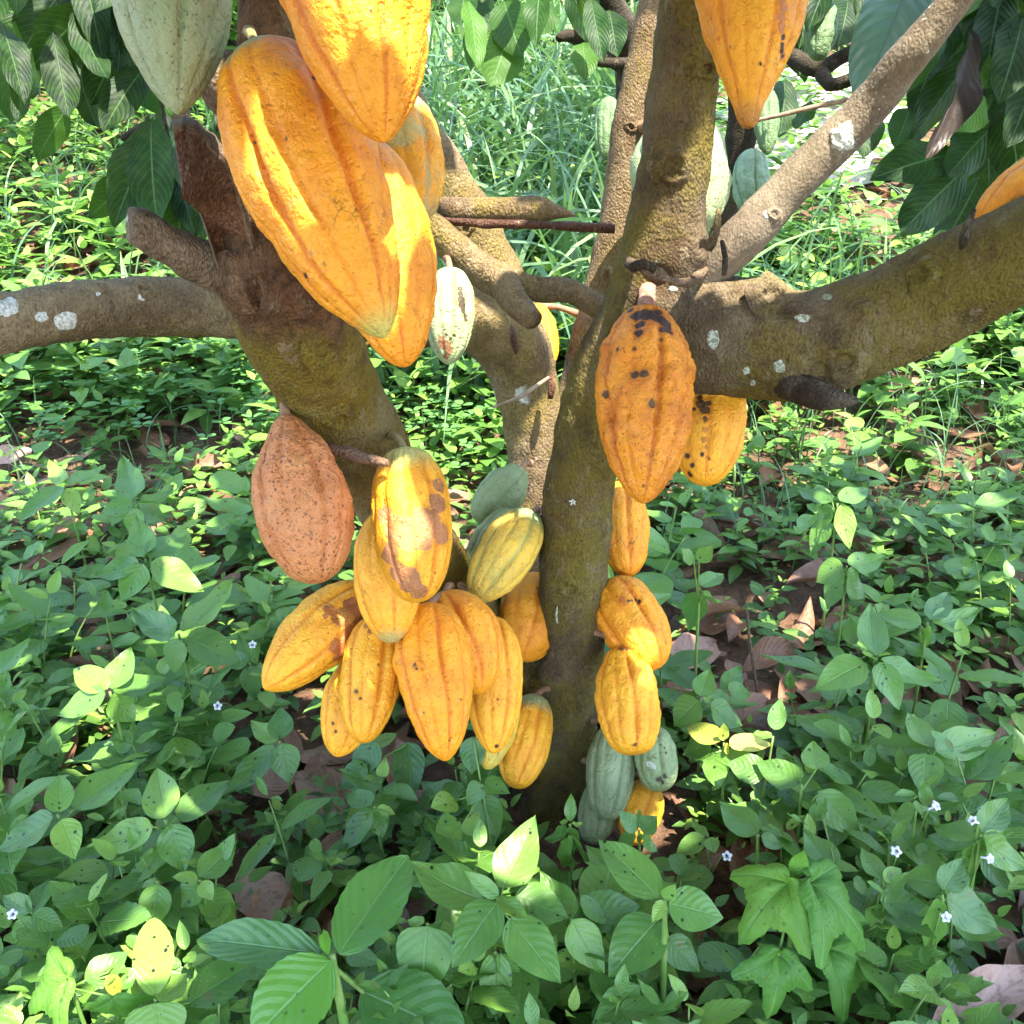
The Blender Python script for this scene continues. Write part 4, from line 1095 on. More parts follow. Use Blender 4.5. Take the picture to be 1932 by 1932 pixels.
px_plant('heart_leaved_vine', 'single large heart-shaped leaf pointing down in the lower middle', (806, 1742), .17, [(806, 1747, 798, 1893, 112, W(kind='heart', ht=.10, tint=.35)), (800, 1742, 768, 1736, 26, W(tint=.8))])
px_plant('leafy_herb', 'narrow drooping leaves below the middle star of leaves', (934, 1795), .14, [(934, 1795, 938, 1928, 62, W(ht=.07, tint=.4)), (930, 1800, 880, 1900, 50, W(ht=.05, tint=.2)), (940, 1800, 985, 1880, 40, W(ht=.08, tint=.6))])
px_plant('leafy_herb', 'slim stemmed herb between the middle star and the tall spotted herb', (1078, 1733), .17, [(1078, 1736, 1140, 1838, 70, W(ht=.12, tint=.6)), (1082, 1732, 1018, 1644, 62, W(ht=.18, tint=.5)), (1095, 1729, 1206, 1709, 78, W(ht=.14, hb=.15, tint=.05))])
px_plant('leafy_herb', 'shiny pale wet leaf low at the bottom middle right', (1204, 1858), .12, [(1204, 1860, 1116, 1934, 60, W(ht=.10, tint=.6)), (1210, 1856, 1240, 1800, 44, W(tint=.3)), (1150, 1760, 1100, 1800, 40, W(hb=.13, tint=.9))])
px_plant('yellowing_herb', 'herb with bright yellow dotted leaves right of the trunk foot', (1366, 1402), .16, [
    (1376, 1405, 1455, 1406, 42, W(mat=YELLOWLEAF, tint=.8)), (1358, 1399, 1296, 1371, 50, W(mat=YELLOWLEAF, tint=.1)), (1366, 1397, 1364, 1363, 22, W(mat=YELLOWLEAF, ht=.19, tint=.0)), (1368, 1404, 1373, 1424, 20, W(mat=YELLOWLEAF, tint=.5, ht=.14)), (1350, 1418, 1355, 1490, 58, W(ht=.10, hb=.15, tint=.7)), (1340, 1395, 1290, 1425, 60, W(ht=.12, hb=.15, tint=.15))])
px_plant('leafy_herb', 'bright star of four pointed leaves at the right, standing tall', (1652, 1242), .24, [
    (1650, 1236, 1641, 1140, 62, W(ht=.265)), (1632, 1250, 1536, 1303, 66, W(ht=.21)), (1662, 1245, 1780, 1290, 66, W(ht=.21)), (1658, 1250, 1695, 1340, 60, W(ht=.19)), (1650, 1240, 1625, 1232, 18, W(ht=.26, tint=.95)), (1654, 1240, 1682, 1236, 18, W(ht=.26, tint=.95)), (1640, 1340, 1590, 1370, 40, W(ht=.12, hb=.14, tint=.2))], stem_r=.0028)
px_plant('leafy_herb', 'broad single leaf on a bent stalk below the bright four-leaved star', (1622, 1386), .15, [(1610, 1384, 1490, 1352, 62, W(ht=.14, hb=.15, tint=.6)), (1620, 1388, 1580, 1345, 40, W(ht=.14, tint=.3))])
px_plant('passion_vine', 'glossy wet three-lobed leaves of a climbing vine, lower right', (1500, 1662), .20, [
    (1487, 1666, 1385, 1770, 90, W(kind='lobed', ht=.16, tint=.9, n=(-.55, -.45, .8))), (1526, 1668, 1668, 1765, 100, W(kind='lobed', ht=.15, tint=.5, n=(.6, -.35, .8))), (1468, 1800, 1466, 1925, 110, W(kind='lobed', ht=.11, hb=.15, tint=.3, n=(.15, -.8, .7))), (1500, 1655, 1518, 1602, 36, W(tint=.8, ht=.235)), (1560, 1790, 1690, 1840, 80, W(kind='lobed', hb=.12, ht=.08, tint=.4)), (1540, 1690, 1640, 1745, 60, W(hb=.18, ht=.14, tint=.3))], mat=VINE, stem_r=.0025)
px_plant('leafy_herb', 'oval leaf right of the orange pod nearest the ground', (1430, 1575), .15, [(1430, 1573, 1357, 1514, 66, W(ht=.155)), (1436, 1578, 1480, 1600, 30, W(tint=.3))])
px_plant('leafy_herb', 'glossy dark leaf pair in front of the yellowing herb', (1512, 1480), .16, [(1510, 1478, 1425, 1437, 62, W(ht=.16, tint=.2)), (1445, 1460, 1372, 1440, 62, W(hb=.15, ht=.15, tint=.1)), (1541, 1452, 1534, 1398, 54, W(ht=.17, tint=.75))])
px_plant('leafy_herb', 'long slanting leaf in the middle of the right-hand herbs', (1545, 1492), .15, [(1545, 1494, 1624, 1582, 74, W(ht=.11, tint=.5)), (1542, 1498, 1556, 1550, 40, W(ht=.12, tint=.8)), (1577, 1633, 1515, 1564, 62, W(hb=.15, ht=.15, tint=.45))])
px_plant('leafy_herb', 'heart-shaped leaf pointing down under pale yellow flecked leaves at the right', (1752, 1415), .17, [(1746, 1422, 1742, 1508, 66, W(kind='heart', ht=.12)), (1760, 1412, 1712, 1345, 60, W(ht=.18, tint=.8)), (1765, 1420, 1878, 1385, 66, W(ht=.16, tint=.6)), (1760, 1425, 1830, 1455, 56, W(ht=.13, tint=.5))])
px_plant('flowering_herb', 'pair of round dotted leaves with a single white flower at the right', (1728, 1530), .17, [(1726, 1531, 1686, 1540, 52, W(tint=.75)), (1730, 1530, 1770, 1535, 52, W(tint=.7))], flowers=[(1752, 1527, .18)])
px_plant('flowering_herb', 'herb at the right edge with two white blossoms', (1850, 1575), .18, [(1845, 1580, 1760, 1560, 66, W(ht=.15)), (1855, 1580, 1940, 1640, 70, W(ht=.13)), (1850, 1570, 1900, 1510, 56, W(tint=.4)), (1846, 1585, 1830, 1650, 50, W(tint=.5, ht=.11))], flowers=[(1846, 1553, .2), (1851, 1617, .17)])
px_plant('flowering_herb', 'herb with a sideways white flower above blunt wide leaves, lower right', (1778, 1690), .17, [(1784, 1668, 1703, 1657, 70, W(ht=.15, hb=.16)), (1784, 1689, 1884, 1757, 84, W(ht=.12, hb=.16, tint=.25)), (1770, 1695, 1749, 1810, 52, W(ht=.08, tint=.5)), (1780, 1680, 1820, 1620, 54, W(tint=.4))], flowers=[(1774, 1724, .15)])
px_plant('flowering_herb', 'white-flowered herb left of the wide-leaved one, lower right', (1668, 1650), .16, [(1660, 1700, 1744, 1709, 62, W(hb=.14, ht=.12)), (1665, 1660, 1625, 1600, 44, W(tint=.55)), (1668, 1660, 1700, 1640, 30, W(tint=.9)), (1655, 1705, 1650, 1760, 40, W(hb=.13, ht=.09))], flowers=[(1696, 1603, .17)])
px_plant('flowering_herb', 'tiny white flower on a herb between trunk foot and vine', (1335, 1575), .12, [(1330, 1580, 1275, 1612, 40, W(tint=.4)), (1332, 1578, 1305, 1545, 26, W(tint=.9)), (1338, 1580, 1350, 1610, 30, W(tint=.8))], flowers=[(1370, 1614, .12)])
px_plant('flowering_herb', 'herb with a lone white flower at the lower left edge', (60, 1720), .14, [(58, 1722, 5, 1690, 44), (62, 1722, 95, 1660, 46, W(tint=.6)), (62, 1726, 120, 1752, 44, W(tint=.3)), (56, 1728, 30, 1790, 44, W(tint=.4))], flowers=[(31, 1724, .16)])
px_plant('flowering_herb', 'thin herb with small white flowers left of the sharp-tipped pod', (470, 1250), .14, [(466, 1254, 410, 1228, 40, W(tint=.3)), (472, 1256, 480, 1320, 44, W(tint=.2, ht=.1)), (474, 1250, 450, 1200, 34, W(tint=.5))], flowers=[(474, 1217, .17), (410, 1330, .14)])
px_plant('leafy_herb', 'dark green star of leaves left of the speckled tan pod', (260, 950), .24, [(252, 944, 232, 862, 56, W(ht=.26)), (266, 956, 312, 985, 44, W(ht=.21)), (250, 952, 190, 968, 44, W(ht=.22, tint=.3)), (268, 948, 330, 915, 46, W(tint=.5)), (256, 958, 246, 1010, 40, W(ht=.2))])
px_plant('leafy_herb', 'large-leaved herb star below the dark star on the left', (274, 1055), .24, [(270, 1050, 258, 972, 56, W(ht=.27)), (262, 1060, 172, 1088, 54, W(ht=.21)), (270, 1064, 228, 1136, 58, W(ht=.19)), (284, 1062, 384, 1118, 72, W(ht=.19)), (282, 1050, 352, 1010, 62, W(tint=.3, ht=.24))])
px_plant('leafy_herb', 'broad shining leaves in the shade left of the stained pod', (337, 1196), .22, [(345, 1192, 442, 1092, 66, W(ht=.24, tint=.7)), (350, 1205, 452, 1250, 74, W(ht=.17, tint=.05)), (330, 1200, 250, 1150, 58, W(ht=.2, tint=.1)), (335, 1205, 330, 1270, 50, W(ht=.17, tint=.4))])
px_plant('leafy_herb', 'fresh green star of leaves at the left, halfway down', (207, 1305), .21, [(212, 1300, 248, 1222, 58, W(ht=.235)), (215, 1306, 314, 1282, 58, W(ht=.19)), (200, 1308, 110, 1352, 58, W(ht=.17)), (202, 1300, 140, 1262, 54, W(ht=.21)), (210, 1312, 255, 1362, 60, W(ht=.16, tint=.7))])
px_plant('leafy_herb', 'herb with one sunlit white-green leaf near the left edge', (122, 915), .22, [(118, 912, 92, 868, 34, W(ht=.235, tint=.95)), (126, 916, 200, 880, 50, W(ht=.22)), (118, 918, 36, 988, 52, W(ht=.17)), (124, 922, 150, 970, 34, W(ht=.18, tint=.8))])
px_plant('leafy_herb', 'holed bright leaf pair under the sharp-tipped stained pod', (527, 1398), .15, [(524, 1396, 474, 1362, 46, W(tint=.9)), (532, 1402, 545, 1478, 58, W(ht=.1, tint=.2)), (520, 1405, 418, 1505, 56, W(ht=.1, tint=.15)), (530, 1394, 530, 1335, 50, W(ht=.17, tint=.15))])
px_plant('leafy_herb', 'dim oval leaves right under the lowest orange pod of the cluster', (700, 1430), .13, [(712, 1400, 668, 1470, 60, W(hb=.15, ht=.10, tint=.1)), (770, 1400, 775, 1515, 64, W(hb=.14, ht=.08, tint=.05)), (690, 1440, 640, 1490, 50, W(ht=.09, tint=.1))])
px_plant('leafy_herb', 'rosette of small dark leaves in front of the cluster shadow', (706, 1522), .14, [(702, 1518, 655, 1502, 44, W(tint=.2)), (710, 1518, 758, 1505, 44, W(tint=.25)), (706, 1526, 722, 1582, 44, W(ht=.1, tint=.3)), (700, 1526, 640, 1610, 54, W(ht=.08, tint=.1)), (712, 1524, 745, 1536, 20, W(tint=.9))])
px_plant('leafy_herb', 'heart-shaped leaf pair standing before the short yellow pod', (910, 1480), .18, [(908, 1478, 882, 1520, 40, W(kind='heart', ht=.15, tint=.3)), (914, 1476, 962, 1498, 44, W(kind='heart', ht=.17, tint=.35)), (905, 1500, 940, 1580, 60, W(hb=.16, ht=.11, tint=.2)), (893, 1390, 890, 1462, 50, W(hb=.22, ht=.18, tint=.1)), (860, 1510, 812, 1525, 50, W(hb=.15, tint=.85)), (852, 1590, 840, 1530, 52, W(hb=.13, ht=.15, tint=.8)), (930, 1600, 870, 1545, 66, W(hb=.1, ht=.12, tint=.1))])
px_plant('leafy_herb', 'upright pale-tipped sprig left of the dim green pod', (1075, 1555), .17, [(1075, 1550, 1078, 1495, 24, W(ht=.2, tint=.3)), (1070, 1552, 1056, 1550, 14, W(tint=.95)), (1080, 1555, 1100, 1553, 14, W(tint=.95)), (1076, 1560, 1082, 1610, 30, W(ht=.13, tint=.2)), (1070, 1565, 1030, 1585, 36, W(ht=.12, tint=.1)), (1074, 1580, 1062, 1640, 34, W(ht=.08, tint=.3)), (1082, 1580, 1104, 1632, 30, W(ht=.08, tint=.3))])
px_plant('leafy_herb', 'small sprig right before the orange pod nearest the ground', (1206, 1568), .16, [(1202, 1568, 1166, 1530, 40, W(ht=.18, tint=.2)), (1210, 1568, 1240, 1540, 40, W(ht=.17, tint=.15)), (1212, 1575, 1240, 1608, 34, W(ht=.13, tint=.4)), (1206, 1572, 1206, 1590, 14, W(tint=.95)), (1200, 1580, 1160, 1600, 44, W(tint=.3, ht=.12))])
px_plant('leafy_herb', 'leaf cluster just right of the dented orange pod', (1322, 1318), .18, [(1322, 1314, 1340, 1262, 46, W(ht=.2)), (1318, 1322, 1272, 1370, 62, W(ht=.14, tint=.6)), (1326, 1316, 1360, 1330, 20, W(tint=.95)), (1318, 1314, 1288, 1306, 18, W(tint=.95)), (1310, 1300, 1260, 1260, 50, W(tint=.15)), (1340, 1330, 1400, 1370, 56, W(tint=.15, ht=.14))])
px_plant('leafy_herb', 'herb with pointed leaves over the brown litter right of the trunk', (1370, 1300), .16, [(1372, 1296, 1398, 1258, 40, W(tint=.4)), (1374, 1302, 1416, 1310, 40, W(tint=.35, ht=.14)), (1366, 1304, 1340, 1340, 34, W(tint=.3))])
px_plant('leafy_herb', 'leaf pair with one whitish sunlit leaf, right of the smooth stained pod', (1580, 950), .30, [(1588, 952, 1602, 1036, 46, W(ht=.22, tint=1.0)), (1572, 945, 1500, 920, 44, W(tint=.2)), (1570, 955, 1540, 1000, 44, W(tint=.3, ht=.25)), (1584, 945, 1640, 925, 40, W(tint=.2)), (1560, 975, 1530, 1050, 38, W(hb=.26, ht=.19, tint=.5))])
px_plant('leafy_herb', 'herb with bent pale leaves in the shaded right middle', (1598, 1068), .26, [(1590, 1066, 1540, 1098, 54, W(ht=.22, tint=.6)), (1602, 1066, 1672, 1050, 50, W(ht=.25, tint=.5)), (1598, 1080, 1630, 1130, 60, W(ht=.2, tint=.1)), (1590, 1075, 1560, 1150, 44, W(hb=.22, ht=.15, tint=.3))])
px_plant('leafy_herb', 'wide opposite leaves on the right, above the bright four-leaved star', (1750, 1175), .24, [(1738, 1178, 1655, 1160, 56, W(tint=.5)), (1762, 1176, 1850, 1150, 56, W(tint=.55)), (1752, 1182, 1742, 1225, 22, W(tint=.95, ht=.17)), (1755, 1170, 1790, 1120, 46, W(tint=.2))])
px_plant('leafy_herb', 'tall thin-stemmed herb beside the plump slanting pod', (1320, 1110), .30, [(1318, 1105, 1280, 1090, 46, W(tint=.25)), (1322, 1105, 1365, 1085, 40, W(tint=.3)), (1316, 1115, 1300, 1190, 50, W(hb=.25, ht=.17, tint=.1)), (1326, 1120, 1360, 1140, 36, W(ht=.24, tint=.5)), (1310, 1060, 1284, 1035, 40, W(hb=.36, ht=.38, tint=.5)), (1318, 1060, 1345, 1030, 34, W(hb=.36, ht=.38, tint=.7))], stem_r=.002)

# ------------------------------------------------------------------ fallen leaves one can point to
def fallen(label, bx, by, tx, ty, w, tint, h=.02, up=(0.1, -.35, 1), kind='dry', var=None):
    b, t = at_height(bx, by, h), at_height(tx, ty, h + rnd.uniform(-.006, .012))
    O = Vector((b.x, b.y, float(gz(b.x, b.y))))
    d = t - b
    Lh = 2 * np.max(np.abs(LEAF[kind][0][0][:, 1]))
    lv = Leaves()
    lv.add(kind, b, d, up, d.length, m_of(w, (b - CAM).dot(FWD)) / (d.length * Lh), tint, var)
    o = lv.build('fallen_leaf', DRYLEAF, None, O)
    o.location = O
    tag(o, label, 'fallen leaf', 'dry brown leaves lying on the ground')
fallen('pale tan oval fallen leaf at the lower left', 455, 1640, 540, 1735, 96, .88, .05, var=1)
fallen('big pinkish curled fallen leaf in the bottom right corner', 1748, 1958, 1950, 1836, 100, .9, .06, var=2)
fallen('orange brown fallen leaf beside the pinkish curled one', 1705, 1960, 1710, 1800, 70, .55, .03, var=1)
fallen('ribbed purple brown fallen leaf below the tall spotted herb', 1262, 1762, 1362, 1850, 90, .22, .04, (0.2, -.5, 1), var=0)
fallen('round chestnut brown fallen leaf above the ribbed purple one', 1278, 1745, 1325, 1775, 52, .30, .05, var=1)
fallen('broad ribbed dark brown fallen leaf on the litter right of the trunk', 1400, 1285, 1530, 1360, 120, .20, .03, (0.1, -.6, 1), var=0)
fallen('curled rusty fallen leaf behind the broad ribbed one', 1400, 1270, 1500, 1235, 60, .38, .05, var=3)
fallen('flat pinkish brown fallen leaf right of the plump slanting pod', 1290, 1175, 1390, 1135, 90, .60, .03, var=1)
fallen('torn tan fallen leaf beneath the plump slanting pod', 1260, 1270, 1350, 1215, 80, .68, .02, var=2)
fallen('greyish fallen leaf nearest the dented orange pod', 1255, 1335, 1330, 1290, 70, .62, .02, var=1)
fallen('shaded red brown fallen leaf right of the litter patch', 1475, 1215, 1530, 1130, 56, .33, .06, (-.4, -.4, 1), var=0)
fallen('rust brown fallen leaf under the dark star of leaves', 195, 1010, 225, 950, 40, .32, .04, var=2)
fallen('sunlit pinkish fallen leaf at the left edge', 10, 930, 120, 905, 60, .92, .03, var=1)
fallen('pale fallen leaf above the sunlit pinkish one', -20, 880, 60, 850, 54, .85, .03, var=2)
fallen('orange fallen leaf under the clover', 490, 840, 440, 800, 40, .50, .05, var=1)
fallen('red brown fallen leaf under the cluster of pods', 470, 1500, 560, 1440, 70, .42, .03, var=1)
fallen('light brown fallen leaf right below the fat ribbed pod', 800, 1560, 870, 1490, 66, .55, .02, var=2)
fallen('shadowed brown fallen leaf under the middle star of leaves', 1090, 1690, 1190, 1650, 90, .25, .02, var=1)
fallen('cinnamon fallen leaf under the small rosette in front of the cluster', 600, 1470, 700, 1460, 66, .45, .02, var=0)
fallen('small brown fallen leaf among the right-hand herbs', 1600, 1560, 1650, 1480, 60, .30, .04, var=1)
fallen('brown fallen leaf lying at the foot of the passion vine', 1560, 1740, 1500, 1690, 60, .30, .06, var=1)

def dead_stick(label, rows):
    pth = px_path(rows, .01)
    v, f = tube(pth, 10, rough=.2, freq=60)
    O = Vector(pth[0, :3])
    o = mesh_obj('dead_stick', np.array(v) - np.array(O), f, CUTWOOD)
    o.location = O
    tag(o, label, 'stick', 'dead sticks on the ground')
def ground_rows(*r):
    return [(x, y, (at_height(x, y, h) - CAM).dot(FWD), w) for x, y, h, w in r]
dead_stick('short grey weathered stick propped in the herbs right of the trunk', ground_rows((1316, 962, .10, 12), (1335, 990, .07, 14), (1362, 1035, .02, 12)))
dead_stick('thin brown twig standing upright in the litter', ground_rows((1408, 1145, .20, 3), (1416, 1220, .12, 3), (1440, 1378, .01, 3)))
dead_stick('pale twig lying across the litter below the plump pod', ground_rows((1270, 1382, .02, 3), (1370, 1380, .02, 4), (1470, 1378, .02, 3)))

# ------------------------------------------------------------------ herbs by the hundred
def herb_arrays(rg, h, levels, leaf, kind, toff=0.0):
    """one small herb: stem path and leaf list around the origin"""
    lv = Leaves()
    az = rg.uniform(0, 6.28)
    lean = np.array([rg.normal(0, .12), rg.normal(0, .12)])
    pts = []
    for i in range(6):
        t = i / 5
        pts.append([lean[0] * h * t * t * 1.5, lean[1] * h * t * t * 1.5, h * t - .004, .0016 * (1.2 - .5 * t)])
    for l in range(levels):
        t = 1 - l / (levels + .2) * .85
        base = np.array([lean[0] * h * t * t * 1.5, lean[1] * h * t * t * 1.5, h * t])
        sz = leaf * (.45 + .55 * min(1, (l + .6) / 1.6)) * rg.uniform(.8, 1.15)
        if l == 0: sz *= .75
        el = [0.5, 0.12, -0.12, -.3, -.4][min(l, 4)]
        for s in (0, 1):
            a = az + l * math.pi / 2 + s * math.pi + rg.normal(0, .25)
            e = el + rg.normal(0, .18)
            d = np.array([math.cos(a) * math.cos(e), math.sin(a) * math.cos(e), math.sin(e)])
            up = np.array([-math.cos(a) * math.sin(e) + rg.normal(0, .15), -math.sin(a) * math.sin(e) + rg.normal(0, .15), math.cos(e)])
            lv.add(kind, base + d * .004, d, up, sz, rg.uniform(.85, 1.15), tint=float(np.clip(rg.normal(.66 + toff - .13 * l, .17), 0, 1)))
    return pts, lv

rg = np.random.default_rng(5)
TEMPL = []
for i in range(21):
    pts, lv = herb_arrays(rg, 1.0 * (.11 + .01 * (i % 5)), 3 + i % 3, .050 + .007 * (i % 5), ['ovate', 'heart', 'long', 'ovate', 'toothed', 'ovate', 'round'][i % 7], toff=[0, -.15, .1, .15, -.2, .3, .05][(i * 3) % 7])
    v, f = tube(catmull(pts, .02), 6)
    stem = mesh_obj('low_herb', v, f, STEM)
    fol = lv.build('foliage', HERB, stem)
    TEMPL.append((stem, fol))
LOWT = []
for i in range(10):
    pts, lv = herb_arrays(rg, .10 + .012 * (i % 5), 3 + i % 3, .055 + .005 * (i % 4), 'low')
    LOWT.append(lv.arrays())

PODBOX = [(480, 1080, 1070, 1500, 1.33), (460, 770, 870, 1220, 1.12), (1085, 900, 1290, 1600, 1.45), (880, 860, 1075, 1250, 1.5), (1000, 1200, 1150, 1500, 1.5), (1090, 560, 1420, 960, 1.3), (700, 480, 1060, 900, 1.6), (430, 500, 740, 900, 1.2)]
BARE = [(1250, 1100, 1560, 1390), (430, 1330, 640, 1560), (640, 1450, 900, 1580), (1090, 1600, 1240, 1720), (1270, 1740, 1380, 1900), (820, 1870, 960, 1932), (0, 820, 150, 950), (1010, 1590, 1240, 1760), (1690, 1810, 1932, 1932), (560, 1380, 900, 1560), (430, 1640, 545, 1745), (250, 830, 470, 900)]
def blocked(p, rad):
    """would a plant with its top at p stand in front of the pods?"""
    x, y, d = proj(p)
    r = rad / (T * max(d, .1)) * 966
    for x0, y0, x1, y1, dm in PODBOX:
        if x0 - r < x < x1 + r and y0 - r * .4 < y < y1 + r * .6 and d < dm:
            return True
    return d < 0.62
def bare(p):
    x, y, d = proj(p)
    return any(x0 < x < x1 and y0 < y < y1 for x0, y0, x1, y1 in BARE)

cands = []
rl = random.Random(77)
while len(cands) < 820:
    y = 0.42 + 2.5 * rl.random() ** 1.15
    x = rl.uniform(-1, 1) * (.62 * y + .42)
    if math.hypot(x - BASE.x, y - BASE.y) < .12: continue
    z = float(gz(x, y))
    s = rl.uniform(.45, 1.05) if rl.random() < .45 else rl.uniform(.8, 1.4)
    if bare((x, y, z)) and rl.random() < .9: continue
    h = .14 * s
    dn = proj((x, y, z + h))[2]
    s = min(s, max(.4, dn * 1.15 - .25))
    h = .14 * s
    while blocked((x, y, z + h), .055 * s) and s > .3:
        s *= .8; h = .14 * s
    if s <= .35: continue
    px_, py_, d_ = proj((x, y, z + h))
    if not (-120 < px_ < 2050 and py_ < 2080): continue
    cands.append((d_ / s, x, y, z, s, rl.uniform(0, 6.28)))
cands.sort()
def zone(x, y):
    px_, py_, d = proj((x, y, float(gz(x, y)) + .08))
    if py_ > 1560: return ('small-leaved green herb in the carpet in front of the cocoa tree', 'low herbs in front of the tree')
    if px_ < 1060: return ('small-leaved green herb in the carpet left of the cocoa trunk', 'low herbs left of the tree')
    return ('small-leaved green herb in the carpet right of the cocoa trunk', 'low herbs right of the tree')
used_t = set()
for c in cands[:285]:
    _, x, y, z, s, a = c
    k = rl.randrange(len(TEMPL))
    st, fo = TEMPL[k]
    if k in used_t:
        o = st.copy(); col.objects.link(o)
        g = fo.copy(); col.objects.link(g); g.parent = o
    else:
        o = st; used_t.add(k)
    o.location = (x, y, z); o.rotation_euler = (rl.uniform(-.1, .1), rl.uniform(-.1, .1), a); o.scale = (s, s, s)
    lab, grp = zone(x, y)
    tag(o, lab, 'herb', grp)
for k, (st, fo) in enumerate(TEMPL):
    if k not in used_t:
        bpy.data.objects.remove(fo); bpy.data.objects.remove(st)

TRACK = [at_height(x, y, 0.0) for x, y in ((1390, 300), (1480, 255), (1560, 215), (1640, 190), (1740, 160))]
TRACK = np.array([[p.x, p.y] for a_, b_ in zip(TRACK[:-1], TRACK[1:]) for p in (a_, a_.lerp(b_, .33), a_.lerp(b_, .66))])
def on_track(x, y):
    d = np.array([x, y]) - TRACK
    return bool(np.any((np.abs(d[:, 0]) < .45) & (d[:, 1] < .55) & (d[:, 1] > -1.1)))

class Mass:
    """many template copies merged into one mesh"""
    def __init__(s): s.V, s.F, s.U, s.T, s.n = [], [], [], [], 0
    def add(s, arr, pos, rotz, sc, dt=0.0):
        V, F, U, Tn = arr
        c, q = math.cos(rotz), math.sin(rotz)
        M = np.array([[c, -q, 0], [q, c, 0], [0, 0, 1]]) * sc
        s.V.append(V @ M.T + np.array(pos)); s.F.append(F + s.n); s.U.append(U); s.T.append(np.clip(Tn + dt, 0, 1)); s.n += len(V)
    def build(s, name, mat):
        return tag(mesh_obj(name, np.concatenate(s.V), np.concatenate(s.F), mat, uv=np.concatenate(s.U), attrs={'tint': np.concatenate(s.T)}), kind='stuff')
m = Mass()
for _, x, y, z, s, a in cands[285:]:
    m.add(LOWT[rl.randrange(10)], (x, y, z), a, s, rl.uniform(-.15, .15))
n = 0
while n < 4300:                                                       # the carpet of small leaves beneath and beyond
    y = 0.4 + 7.6 * rl.random() ** 1.5
    x = rl.uniform(-1, 1) * (.62 * y + .5)
    z = float(gz(x, y))
    if math.hypot(x - BASE.x, y - BASE.y) < .10: continue
    far = y > 2.6
    if far and y > 4 and math.hypot(*(np.array([x, y]) - np.array([2.2, 6.5]))) < .9: n += 1; continue
    if bare((x, y, z)) and rl.random() < .75: continue
    s = rl.uniform(.9, 1.9) if far else rl.uniform(.3, .85)
    if blocked((x, y, z + .13 * s), .05 * s): s *= .45
    if blocked((x, y, z + .13 * s), .05 * s): continue
    m.add(LOWT[rl.randrange(10)], (x, y, z), rl.uniform(0, 6.28), s, rl.uniform(-.25, .3))
    n += 1
for _ in range(1500):                                                 # denser growth on the rise
    y = rl.uniform(2.5, 7.5); x = rl.uniform(-1, 1) * (.62 * y + .5)
    if on_track(x, y): continue
    m.add(LOWT[rl.randrange(10)], (x, y, float(gz(x, y))), rl.uniform(0, 6.28), rl.uniform(1.0, 2.0), rl.uniform(-.15, .4))
m.build('ground_cover', SMALL)

# clover: three round leaflets on a hair-thin stalk, and small rounded creepers
def clover_arrays():
    lv = Leaves()
    for k in range(3):
        a = k * 2.09
        d = np.array([math.cos(a), math.sin(a), .12])
        lv.add('round', d * .002 + np.array([0, 0, .06]), d, (0, 0, 1), .017, 1.0)
    V, F, U, Tn = lv.arrays()
    return V, F, U, Tn
CL = clover_arrays()
m = Mass()
for x0, y0, rx, ry, nn in [(410, 720, 90, 90, 190), (480, 790, 40, 60, 70), (750, 740, 70, 40, 70), (800, 820, 60, 70, 50), (200, 800, 200, 90, 120), (860, 860, 40, 60, 30)]:
    for _ in range(nn):
        p = at_height(rl.gauss(x0, rx * .6), rl.gauss(y0, ry * .6), .01)
        if blocked(p + Vector((0, 0, .1)), .02): continue
        m.add(CL, (p.x, p.y, p.z + rl.uniform(0, .07)), rl.uniform(0, 6), rl.uniform(.9, 1.7))
m.build('clover', CLOVER)

# leaf litter
lv = Leaves()
for _ in range(1700):
    y = 0.3 + 4.2 * rl.random() ** 1.3
    x = rl.uniform(-1, 1) * (.62 * y + .5)
    if math.hypot(x - BASE.x, y - BASE.y) < .2: continue
    a = rl.uniform(0, 6.28)
    d = (math.cos(a), math.sin(a), rl.uniform(-.15, .2))
    lv.add('dry_low', (x, y, float(gz(x, y)) + rl.uniform(.004, .03)), d, (rl.uniform(-.4, .4), rl.uniform(-.4, .4), 1), rl.uniform(.06, .17), rl.uniform(.8, 1.2), tint=min(1, max(0, rl.gauss(.42, .25))))
tag(lv.build('leaf_litter', DRYLEAF), kind='stuff')

